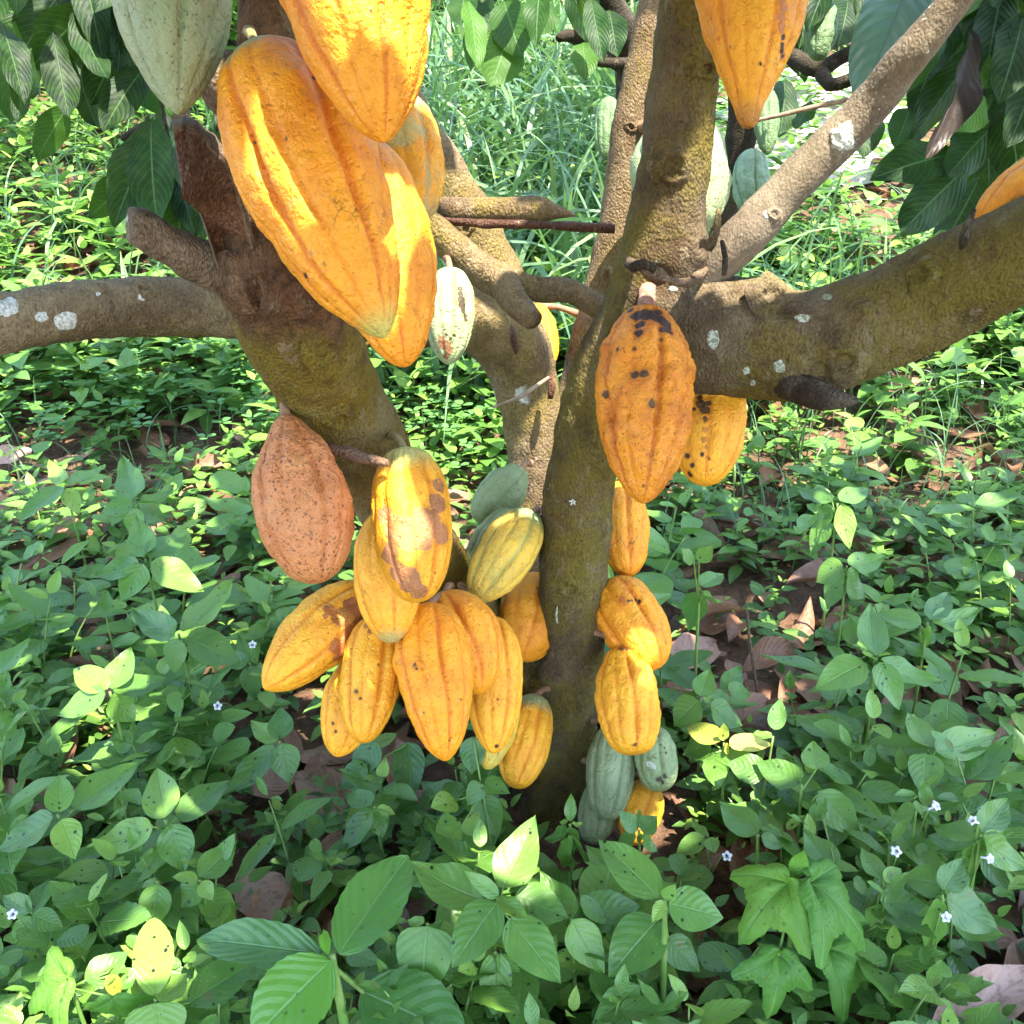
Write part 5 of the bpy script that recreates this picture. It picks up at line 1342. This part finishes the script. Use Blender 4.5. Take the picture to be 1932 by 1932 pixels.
# grass: arching blades
def blades(spec, name, seed):
    r = np.random.default_rng(seed)
    V, F, U, Tn, n = [], [], [], [], 0
    S = np.linspace(0, 1, 9)
    for (x0, x1, y0, y1, cnt, L0, L1, w0, w1, bend) in spec:
        for _ in range(cnt):
            x, y = r.uniform(x0, x1), r.uniform(y0, y1)
            if on_track(x, y): continue
            L = r.uniform(L0, L1); wd = r.uniform(w0, w1) / 2
            az = r.uniform(0, 6.28); b = bend * r.uniform(.3, 1.4)
            lat = L * b * (S ** 2) * .75; up = L * (S - .5 * b * S ** 2.6)
            z = float(gz(x, y))
            da = np.array([math.cos(az), math.sin(az)]); pe = np.array([-da[1], da[0]])
            tw = r.normal(0, .5)
            wS = wd * np.clip(np.minimum(1, S * 6 + .35), 0, 1) * (1 - S ** 2.2)
            cx = x + da[0] * lat; cy = y + da[1] * lat; cz = z + up
            wx, wy = pe[0] * wS * math.cos(tw), pe[1] * wS * math.cos(tw); wz = wS * math.sin(tw)
            A = np.stack([cx - wx, cy - wy, cz - wz], 1); B = np.stack([cx + wx, cy + wy, cz + wz], 1)
            V.append(np.stack([A, B], 1).reshape(-1, 3))
            U.append(np.stack([np.stack([S, 0 * S], 1), np.stack([S, 0 * S + 1], 1)], 1).reshape(-1, 2))
            i = np.arange(8) * 2 + n
            F.append(np.stack([i, i + 1, i + 3, i + 2], 1))
            Tn.append(np.full(18, np.clip(r.normal(.5, .25), 0, 1)))
            n += 18
    return tag(mesh_obj(name, np.concatenate(V), np.concatenate(F), GRASS, uv=np.concatenate(U), attrs={'tint': np.concatenate(Tn)}), kind='stuff')
blades([(-.4, .55, 2.6, 3.6, 460, .35, .85, .012, .028, 1.15), (-.4, .6, 3.6, 5.5, 760, .5, 1.1, .014, .034, 1.1), (.5, 3.2, 2.8, 5.5, 2000, .25, .7, .005, .013, .9), (-3.6, -.5, 2.9, 6.5, 1500, .2, .55, .006, .014, .9), (.3, 1.6, 1.9, 2.8, 450, .12, .32, .003, .007, .8), (-1.6, -.2, 1.8, 2.6, 160, .1, .25, .003, .006, .8), (.6, 3.6, 5.5, 8, 900, .5, 1.0, .01, .02, .8), (-4, .6, 5.5, 8, 900, .5, 1.0, .01, .02, .8)], 'grass', 3)

# ------------------------------------------------------------------ sunlit places: the crown above leaves gaps towards the sun here
SPOTS = [P(560, 240, .66), P(590, 285, .65), P(500, 330, .69), P(800, 60, .60), P(745, 470, .75), P(500, 910, .95), P(545, 965, .95), P(625, 1030, .95), P(745, 910, .98), P(780, 1020, .97),
         P(560, 1220, 1.10), P(1010, 835, 1.46), P(850, 560, 1.12), P(870, 480, 1.2), P(950, 390, 1.2), P(890, 430, 1.4), P(1265, 400, 1.03), P(1190, 250, 1.48), P(1150, 450, 1.53), P(1235, 1190, 1.26), P(1180, 945, 1.36),
         P(1038, 640, 1.54), P(1620, 240, 1.0), P(415, 370, .86), P(1700, 130, .98), P(300, 420, .9)]
SPOT_R = [.032, .026, .02, .02, .014, .022, .018, .025, .032, .022, .032, .04, .05, .04, .03, .05, .045, .05, .04, .03, .03, .03, .03, .025, .03, .03]
for x, y, h, r in [(100, 890, .2, .05), (292, 1800, .16, .03), (60, 1890, .15, .035), (975, 1610, .2, .03), (1420, 1405, .16, .03), (1595, 990, .26, .05), (400, 730, .05, .20), (200, 860, .05, .12), (1500, 800, .1, .2), (207, 1290, .2, .03), (60, 900, .05, .1), (1345, 1400, .15, .04), (250, 715, .03, .32), (90, 640, .03, .34), (420, 690, .03, .22), (720, 740, .03, .16)]:
    SPOTS.append(at_height(x, y, h)); SPOT_R.append(r)
SPOTS_A = np.array(SPOTS); SPOT_R = np.array(SPOT_R)

def crown(name, parent, boxes, seed, mat=COCOALEAF, kind='cocoa_low', hide_from_frame=True, gaps=True, shade=(), lmin=.16, lmax=.30):
    """large drooping cocoa leaves filling boxes (x0, x1, y0, y1, z0, z1, count)"""
    r = np.random.default_rng(seed)
    lv = Leaves()
    for x0, x1, y0, y1, z0, z1, cnt in boxes:
        p = np.stack([r.uniform(x0, x1, cnt), r.uniform(y0, y1, cnt), r.uniform(z0, z1, cnt)], 1)
        p[:, 2] += np.maximum(0, gz(p[:, 0], p[:, 1]))
        for q in p:
            a, e = r.uniform(0, 6.28), r.normal(-.55, .3)
            d = np.array([math.cos(a) * math.cos(e), math.sin(a) * math.cos(e), math.sin(e)])
            L = r.uniform(lmin, lmax)
            c = q + d * L * .5
            if gaps:
                hit = False
                for fr, wf in ((.12, .08), (.35, .17), (.6, .17), (.85, .1)):
                    v = q + d * L * fr - SPOTS_A
                    t = v @ np.array(SUN)
                    dist = np.linalg.norm(v - t[:, None] * np.array(SUN), axis=1)
                    if np.any((t > 0) & (dist < SPOT_R + L * wf)):
                        hit = True
                        break
                if hit:
                    continue
            if hide_from_frame:
                x, y, dd = proj_np(np.array([q, c, q + d * L]))
                if np.any((dd > 0.05) & (x > -150) & (x < 2080) & (y > -110) & (y < 2100)):
                    continue
            lv.add(kind, q, d, (r.normal(0, .35), r.normal(0, .35), 1), L, r.uniform(.85, 1.2))
    for tgt, reps in shade:  # unseen blocker leaves, added to keep the sun off these points
        done = 0
        for _ in range(260):
            c = np.array(tgt + SUN * ((r.uniform(1.4, 2.15) - tgt.z) / SUN.z)) + r.normal(0, .015, 3)
            a, e = r.uniform(0, 6.28), r.normal(-.3, .2)
            d = np.array([math.cos(a) * math.cos(e), math.sin(a) * math.cos(e), math.sin(e)])
            L = r.uniform(.10, .22)
            q = c - d * L * .5
            hit = False
            for fr, wf in ((.1, .03), (.3, .14), (.5, .17), (.7, .13), (.9, .04)):
                v = q + d * L * fr - SPOTS_A
                t = v @ np.array(SUN)
                dist = np.linalg.norm(v - t[:, None] * np.array(SUN), axis=1)
                if np.any((t > 0) & (dist < SPOT_R * .75 + L * wf)): hit = True; break
            x, y, dd = proj_np(np.array([q, c, q + d * L]))
            if hit or np.any((dd > 0.05) & (x > -150) & (x < 2080) & (y > -110) & (y < 2100)) or np.any(np.linalg.norm(np.array([q, c, q + d * L]) - np.array(CAM), axis=1) < .12):
                continue
            lv.add(kind, q, d, (SUN.x + r.normal(0, .2), SUN.y + r.normal(0, .2), SUN.z), L, 1.15)
            done += 1
            if done >= reps: break
    V, F, U, Tn = lv.arrays()
    o = parent
    loc = np.array(parent.location)
    return mesh_obj(name, V - loc, F, mat, parent, U, {'tint': Tn})

SHADE = [(P(x, y, d), n) for x, y, d, n in [
    (600, 40, .56, 3), (660, 120, .56, 3), (700, 200, .58, 3), (720, 40, .55, 3), (760, 120, .57, 2), (560, 20, .58, 2), (640, 420, .65, 3), (590, 480, .67, 3), (680, 520, .66, 3), (700, 420, .65, 3), (540, 470, .69, 2), (720, 580, .68, 3), (640, 560, .67, 3), (660, 340, .64, 2),
    (770, 580, .75, 3), (760, 640, .76, 2), (330, 60, .68, 2), (300, 0, .68, 2), (270, 60, .69, 2), (370, 60, .68, 2), (1420, 60, .68, 3), (1400, 140, .7, 3), (1460, 120, .7, 2), (1370, 60, .7, 2), (1480, 20, .69, 2),
    (1200, 660, .96, 3), (1160, 760, .97, 3), (1240, 760, .96, 3), (1200, 860, .96, 3), (1270, 690, 1.0, 2), (1150, 860, .98, 2), (1250, 880, .98, 2), (1340, 800, 1.1, 3), (1370, 760, 1.1, 3),
    (560, 850, .93, 2), (580, 1000, .92, 2), (540, 1060, .93, 2), (610, 960, .93, 2), (700, 1270, 1.06, 3), (660, 1350, 1.08, 2), (720, 1340, 1.06, 2), (830, 1230, 1.05, 3), (830, 1330, 1.04, 3), (830, 1400, 1.04, 2), (900, 1200, 1.09, 3), (890, 1270, 1.1, 2), (950, 1330, 1.15, 3), (940, 1250, 1.15, 2), (640, 1200, 1.1, 3), (740, 1180, 1.05, 2), (960, 1080, 1.2, 3), (930, 1110, 1.2, 2), (1190, 1320, 1.22, 3), (1190, 1380, 1.22, 2), (1180, 1260, 1.24, 2), (1150, 1460, 1.3, 3), (1240, 1430, 1.36, 2), (1000, 1400, 1.27, 3), (940, 930, 1.35, 2),
    (1080, 1000, 1.25, 3), (1070, 1200, 1.32, 3), (1075, 1350, 1.38, 3), (1110, 850, 1.18, 3), (1280, 200, .98, 3), (1290, 60, .95, 3), (1230, 250, 1.0, 2), (1240, 450, 1.05, 2),
    (1400, 640, 1.04, 2), (1500, 640, 1.02, 3), (1600, 600, 1.0, 3), (1700, 560, .98, 3), (1800, 520, .95, 3), (1900, 460, .92, 3), (1330, 600, 1.05, 2), (1500, 720, 1.05, 2),
    (600, 720, .98, 3), (640, 800, 1.02, 3), (560, 620, .95, 3), (450, 560, .95, 2), (200, 570, 1.1, 3), (60, 580, 1.05, 3), (330, 570, 1.12, 3), (940, 680, 1.4, 2), (990, 740, 1.43, 2), (430, 470, .85, 2), (1890, 380, 1.0, 2)]]
for x, y, h, n in [(600, 1700, .2, 3), (700, 1720, .2, 3), (520, 1900, .15, 3), (480, 1780, .15, 2), (850, 1700, .18, 2), (900, 1780, .15, 2), (1020, 1800, .13, 2), (1200, 1630, .2, 2), (1190, 1790, .14, 2), (1330, 1720, .2, 2), (1450, 1740, .14, 3), (1400, 1700, .15, 2), (1600, 1730, .14, 3), (1540, 1690, .15, 2), (800, 1830, .12, 2), (130, 1580, .16, 2), (400, 1500, .16, 2), (200, 1500, .16, 2), (1700, 1280, .2, 2), (1600, 1280, .2, 2), (760, 1480, .1, 2), (650, 1470, .1, 2), (1150, 1700, .1, 2)]:
    SHADE.append((at_height(x, y, h), n))
SHADE += [(P(x, y, d), 2) for x, y, d in ((40, 60, 1.85), (100, 60, 1.9), (160, 60, 1.9), (220, 60, 1.9), (60, 150, 1.85), (120, 160, 1.9), (180, 180, 1.9), (250, 160, 1.95), (240, 320, 1.88), (290, 330, 1.85), (290, 400, 1.85), (250, 400, 1.88), (380, 350, 2.0), (400, 420, 2.1), (20, 10, 1.9), (130, 10, 1.9), (340, 300, 2.1))] + [(P(1660, 60, 1.2), 4), (P(1640, 130, 1.19), 3), (P(1690, 0, 1.21), 4), (at_height(1820, 1890, .08), 3), (at_height(1890, 1860, .08), 3), (P(1560, 500, 1.0), 2), (P(1100, 560, 1.2), 2), (P(1000, 545, 1.2), 2)]
crown('crown', tree, [(-1.7, 2.0, -.9, 1.5, 1.5, 2.5, 2300), (-1.2, 1.4, -.75, .5, 1.35, 2.1, 1000)], 21, shade=SHADE)  # crown out of view, its leaves thinned and added to shape the sun patches

def bg_tree(label, paths, crown_boxes, seed, mat=BARK_DARK, leaves=(), gaps=True):
    first = px_path(paths[0], .02)
    O = Vector(first[0, :3]); O.z = float(gz(O.x, O.y))
    root = tag(empty('cocoa_tree', O), label, 'tree', 'cocoa trees further back')
    for i, rows in enumerate(paths):
        pth = px_path(rows, .02)
        if i == 0:
            pth = np.vstack([[O.x, O.y, O.z - .05, pth[0, 3] * 1.2], pth])
        v, f = tube(pth, 14, rough=.12, freq=20)
        mesh_obj('trunk' if i == 0 else 'branch', np.array(v) - np.array(O), f, mat, root)
    lv = Leaves()
    for bx, by, tx, ty, d, w, tint in leaves:
        b, t = P(bx, by, d), P(tx, ty, d - .04)
        n = (CAM - b).normalized() * rnd.choice([1, 1, -1]) + Vector((rnd.uniform(-.5, .5), 0, rnd.uniform(0, .6)))
        L = (t - b).length
        lv.add('cocoa', b, t - b, n, L, m_of(w, d) / (L * .38), tint)
    if leaves:
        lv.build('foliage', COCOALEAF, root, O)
    if crown_boxes:
        crown('crown', root, crown_boxes, seed, gaps=gaps)
    return root

def spray(x0, x1, y0, y1, n, d0, d1, lmin, lmax, seed, ang=(60, 120)):
    r = random.Random(seed)
    out = []
    for _ in range(n):
        x, y, d = r.uniform(x0, x1), r.uniform(y0, y1), r.uniform(d0, d1)
        a = R(r.uniform(*ang)); L = r.uniform(lmin, lmax)
        out.append((x, y, x + L * math.cos(a), y + L * math.sin(a), d, L * r.uniform(.34, .46), r.random()))
    return out
bg_tree('dark cocoa tree at the upper left with long drooping leaves', [
    [(600, 740, 2.5, 30), (560, 610, 2.42, 30), (430, 440, 2.32, 30), (345, 300, 2.2, 30), (318, 60, 2.1, 30), (310, -160, 2.0, 28)],
    [(325, 180, 2.15, 12), (262, 150, 2.05, 9), (200, 120, 1.95, 6)], [(330, 250, 2.2, 10), (280, 235, 2.1, 8), (230, 262, 2.05, 5)], [(315, 20, 2.0, 10), (250, -10, 1.95, 8), (160, -30, 1.9, 6)], [(262, 0, 1.95, 5), (290, 120, 1.95, 4), (318, 260, 1.95, 3)]],
    [(-2.6, -.5, 1.9, 4.2, 1.5, 2.6, 200), (-1.8, -.3, .6, 2.2, 1.7, 2.5, 380)], 31,
    leaves=[(300, 232, 215, 430, 1.9, 92, .45), (285, 225, 300, 440, 1.85, 90, .6), (330, 240, 390, 420, 2.0, 84, .15), (270, 130, 195, 250, 1.9, 80, .1), (240, 60, 170, 200, 1.95, 90, .05), (170, 20, 60, 130, 1.9, 100, .1), (120, -20, 40, 110, 1.95, 92, .05), (60, 90, 35, 230, 1.8, 46, .2), (235, 20, 330, 130, 2.0, 74, .08), (250, 130, 330, 220, 2.1, 70, .95), (200, 60, 260, 150, 2.3, 60, .95), (150, 140, 185, 240, 1.95, 56, .25), (100, 60, 130, 220, 1.85, 66, .1),
            (130, 200, 70, 300, 2.2, 60, .9), (0, 40, 45, 200, 1.8, 60, .15), (350, 330, 330, 500, 2.1, 80, .2), (390, 250, 420, 420, 2.15, 84, .5), (260, 330, 170, 410, 2.2, 66, .7), (400, 20, 395, 110, 2.1, 64, .6)] + [(a_, b_, c_, d_, e_, f_, g_ * .4) for a_, b_, c_, d_, e_, f_, g_ in spray(300, 470, 150, 380, 22, 2.05, 2.4, 110, 180, 14)] + spray(-60, 300, -160, 40, 40, 1.8, 2.4, 120, 210, 4))
bg_tree('dark slim tree behind the thin upright stem, with a side branch', [
    [(1168, 520, 2.5, 30), (1172, 420, 2.45, 28), (1184, 280, 2.4, 28), (1190, 150, 2.35, 28), (1186, 70, 2.3, 27), (1150, 0, 2.25, 26), (1120, -120, 2.2, 25)],
    [(1188, 130, 2.35, 15), (1130, 100, 2.3, 13), (1080, 68, 2.25, 12), (1055, 72, 2.2, 8)], [(1186, 118, 2.3, 9), (1140, 118, 2.28, 9), (1090, 108, 2.25, 7)]],
    [(-.6, .9, 2.6, 4.4, 1.7, 2.7, 150)], 32,
    leaves=[(1100, 80, 1105, 150, 2.2, 54, .95), (960, 60, 925, 165, 2.3, 90, .95), (950, 0, 985, 110, 2.3, 84, .9), (880, -20, 870, 50, 2.2, 62, .7), (1040, 0, 1000, 70, 2.3, 60, .9), (1090, -10, 1130, 60, 2.2, 60, .4), (1150, 20, 1165, 110, 2.2, 54, .3), (900, 90, 950, 140, 2.4, 50, .9)] + spray(840, 1180, -140, 0, 16, 2.1, 2.6, 90, 150, 6, (50, 130)))
bg_tree('dark cocoa trunk behind the broad pale green pod', [
    [(1352, 470, 2.2, 22), (1372, 400, 2.15, 24), (1392, 300, 2.1, 27), (1402, 200, 2.05, 30), (1408, 60, 2.0, 30), (1415, -140, 1.95, 30)],
    [(1408, 90, 2.0, 14), (1480, 100, 1.95, 16), (1540, 130, 1.9, 16), (1580, 112, 1.9, 14), (1630, 85, 1.88, 12)], [(1545, 130, 1.9, 14), (1565, 160, 1.88, 13), (1600, 152, 1.86, 12), (1650, 130, 1.84, 10)]],
    [(.5, 1.7, 2.5, 4.0, 1.9, 2.7, 90)], 33,
    leaves=[(1480, 150, 1470, 260, 2.1, 60, .6), (1530, 190, 1500, 240, 2.0, 40, .9), (1640, 200, 1630, 300, 1.9, 60, .5), (1600, 0, 1580, 90, 1.9, 70, .3), (1500, -60, 1480, 40, 1.95, 70, .2)] + spray(1440, 1720, -150, -10, 14, 1.7, 2.3, 120, 190, 8))
rt = bg_tree('shady cocoa tree at the upper right with dark hanging leaves', [
    [(2180, 900, 1.9, 50), (2150, 500, 1.75, 48), (2110, 200, 1.6, 46), (2060, -100, 1.5, 44), (2000, -300, 1.45, 40)],
    [(2100, 160, 1.6, 14), (1980, 120, 1.5, 10), (1860, 80, 1.4, 6)], [(2080, 0, 1.55, 14), (1940, -20, 1.45, 10), (1800, -30, 1.4, 6)], [(2120, 260, 1.65, 12), (1980, 250, 1.55, 8), (1850, 260, 1.45, 5)]],
    [(1.0, 3.0, 1.4, 2.8, 1.9, 2.6, 130)], 34,
    leaves=[(1800, 290, 1640, 340, 1.4, 88, .35), (1830, 310, 1700, 440, 1.42, 90, .2), (1850, 330, 1770, 470, 1.45, 84, .15), (1880, 230, 1790, 330, 1.4, 80, .5), (1900, 200, 1930, 380, 1.4, 90, .05), (1860, 80, 1720, 270, 1.42, 70, .05), (1890, 60, 1800, 220, 1.4, 84, .05), (1930, 30, 1880, 200, 1.35, 90, .1), (1960, 120, 1900, 280, 1.38, 90, .05), (1800, -20, 1760, 130, 1.45, 84, .05), (1850, -40, 1850, 120, 1.4, 90, .1), (1900, -60, 1940, 110, 1.4, 90, .2), (1740, -40, 1690, 90, 1.5, 84, .05), (1770, 90, 1720, 220, 1.5, 70, .1), (1980, 300, 1890, 420, 1.5, 84, .1), (1960, 220, 1960, 420, 1.5, 90, .05), (1720, 200, 1690, 280, 1.5, 56, .7), (1860, 190, 1800, 250, 1.35, 60, .9), (1900, 100, 1850, 170, 1.36, 60, .8)] + spray(1740, 2050, -160, 60, 34, 1.35, 1.8, 140, 210, 9, (60, 130)) + spray(1820, 2050, 60, 260, 16, 1.5, 1.9, 140, 200, 10, (70, 140)))
O = rt.location
lv = Leaves()
b, t = P(1735, -90, 1.22), P(1608, 222, 1.16)
lv.add('cocoa', b, t - b, (CAM - b).normalized() + Vector((.3, 0, .5)), (t - b).length, m_of(135, 1.2) / ((t - b).length * .38), .5)
lf = lv.build('ribbed_leaf', BLUELEAF, rt, O)
lf['label'] = 'large blue green ribbed leaf'
lv = Leaves()
DARKDRY = leaf_mat('withered dark leaf', [(0.0, (0.02, 0.012, 0.008)), (1.0, (0.05, 0.03, 0.02))], vein=(0.06, 0.04, 0.03), trans=0.05, dry=True, spec=0.2)
b, t = P(1830, 60, 1.32), P(1742, 300, 1.30)
lv.add('dry', b, t - b, (CAM - b).normalized() + Vector((.9, 0, .2)), (t - b).length, .6, .0)
lv.build('withered_leaf', DARKDRY, rt, O)

# ------------------------------------------------------------------ far hillside thicket
def shrub(label, x, y, w, h, n, seed, mat, lmin=.07, lmax=.14):
    r = np.random.default_rng(seed)
    z = float(gz(x, y))
    root = tag(empty('shrub', (x, y, z)), label, 'shrub', 'shrubs on the rise behind the tree')
    tb = Tubes(); lv = Leaves()
    for k in range(7):
        a = r.uniform(0, 6.28); q = r.uniform(.2, 1)
        e = np.array([math.cos(a) * w * .4 * q, math.sin(a) * w * .4 * q, h * r.uniform(.6, .95)])
        tb.add(catmull([[0, 0, -.02, .014], list(e * np.array([.35, .35, .5])) + [.010], list(e) + [.004]], .06), 6)
        for _ in range(n // 7):
            t = r.uniform(.25, 1.05) ** .7
            c = e * t + r.normal(0, .13, 3) * np.array([w, w, h]) * .8
            c[2] = max(c[2], .03)
            a2 = r.uniform(0, 6.28); el = r.normal(-.2, .4)
            lv.add('low', c, (math.cos(a2) * math.cos(el), math.sin(a2) * math.cos(el), math.sin(el)), (r.normal(0, .4), r.normal(0, .4), 1), r.uniform(lmin, lmax), r.uniform(.8, 1.2))
    tb.build('stem', BARK_DARK, root)
    lv.build('foliage', mat, root)
SH = [('low bushy shrub behind the dark leaves at the far left', -2.6, 4.6, 1.3, .9), ('leafy shrub left behind the leaning trunk', -1.3, 5.2, 1.2, .9), ('dark shrub beyond the tall grass', -.1, 6.4, 1.5, 1.1), ('shrub beyond the thin upright stem', .75, 6.2, 1.2, .9),
      ('pale shrub between the trunk and the slanting branch', 1.5, 7.2, 1.3, .9), ('bushy shrub behind the thick right limb', 2.9, 5.4, 1.3, .8), ('shrub high on the rise at the right', 3.6, 7.4, 1.8, 1.3), ('shrub high on the rise at the left', -3.6, 7.4, 1.8, 1.4), ('tall shrub at the top of the rise', -1.4, 8.4, 2.2, 1.5), ('wide shrub at the top of the rise behind the trunk', 1.2, 9.2, 2.4, 1.3)]
for i, (lab, x, y, w, h) in enumerate(SH):
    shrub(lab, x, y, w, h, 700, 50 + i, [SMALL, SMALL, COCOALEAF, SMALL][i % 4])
def thicket():
    """the wood on the ridge, one far mass"""
    r = np.random.default_rng(90)
    lv = Leaves()
    for _ in range(5200):
        a = r.uniform(-1.2, 1.2)
        D = r.uniform(10, 15)
        x, y = D * math.sin(a) * 1.2, D * math.cos(a)
        z = float(gz(x, y)) + r.uniform(0, 3.4) ** 1.0
        a2 = r.uniform(0, 6.28); el = r.normal(-.3, .4)
        lv.add('low', (x, y, z), (math.cos(a2) * math.cos(el), math.sin(a2) * math.cos(el), math.sin(el)), (r.normal(0, .4), r.normal(0, .4), 1), r.uniform(.25, .5), r.uniform(.8, 1.2))
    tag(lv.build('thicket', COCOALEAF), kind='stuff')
thicket()

# ------------------------------------------------------------------ small things on the bark
def blossom(x, y, label, n=5, r=.006):
    d = (P(x, y, 1) - CAM).normalized()
    hit = BVH.ray_cast(CAM, d)
    p, nn = hit[0], hit[1]
    s = nn.orthogonal().normalized(); q = nn.cross(s)
    root = tag(empty('cocoa_blossom', p), label, 'blossom')
    for k in range(n):
        a = 2 * math.pi * k / n + .3
        lv = Leaves()
        dv = s * math.cos(a) + q * math.sin(a) + nn * .45
        lv.add('ovate', p + nn * .004, dv, nn, r, .8)
        V, F, U, Tn = lv.arrays()
        mesh_obj('petal', V - np.array(p), F, PETAL, root)
    v, f = tube(catmull([[0, 0, 0, .0006], list(nn * .005) + [.0008], list(nn * .008) + [.0012]], .002), 6)
    mesh_obj('flower_stalk', v, f, BUD, root)
blossom(1083, 943, 'tiny white star blossom on the bark of the main trunk')
def husk():
    d = (P(1052, 1160, 1) - CAM).normalized()
    hit = BVH.ray_cast(CAM, d)
    p, nn = hit[0], hit[1]
    rows = [p + nn * .002 + Vector((0, 0, .020)), p + nn * .005 + Vector((0, 0, .008)), p + nn * .006 + Vector((.001, 0, -.006)), p + nn * .003 + Vector((.002, 0, -.018))]
    v, f = tube(catmull([list((q - p) * .7) + [r] for q, r in zip(rows, (.0006, .0014, .0017, .0008))], .002), 8, rough=.3, freq=200)
    o = mesh_obj('insect_cocoon', v, f, LICHEN)
    o.location = p
    tag(o, 'thin whitish cocoon stuck to the lower main trunk', 'cocoon')
husk()

# ------------------------------------------------------------------ pale track put in for an overexposed bright spot on the rise
def track():
    c = [at_height(x, y, 0.0) for x, y in ((1390, 300), (1480, 255), (1560, 215), (1640, 190), (1740, 160))]
    c = [Vector((c[0].x - 2.2, c[0].y - .3, 0))] + c + [Vector((c[-1].x + 4, c[-1].y + 2.0, 0))]
    pth = catmull([[p.x, p.y, 0] for p in c], .12)
    V, F = [], []
    tang = np.gradient(pth, axis=0)
    for i, (p, tg) in enumerate(zip(pth, tang)):
        n = np.array([-tg[1], tg[0], 0]); n /= np.linalg.norm(n) + 1e-9
        for k in range(7):
            q = p + n * (k / 6 - .5) * (1.0 + .25 * math.sin(i * .7))
            V.append((q[0], q[1], float(gz(q[0], q[1])) + .02))
    for i in range(len(pth) - 1):
        for k in range(6):
            F.append((i * 7 + k, (i + 1) * 7 + k, (i + 1) * 7 + k + 1, i * 7 + k + 1))
    m = plain_mat('pale glare earth', (0.42, 0.33, 0.27), (0.58, 0.48, 0.42), 14, .9, .7, 60, .01)  # pale colour carries the overexposed glare
    o = mesh_obj('path', V, F, m)
    tag(o, kind='structure')
track()
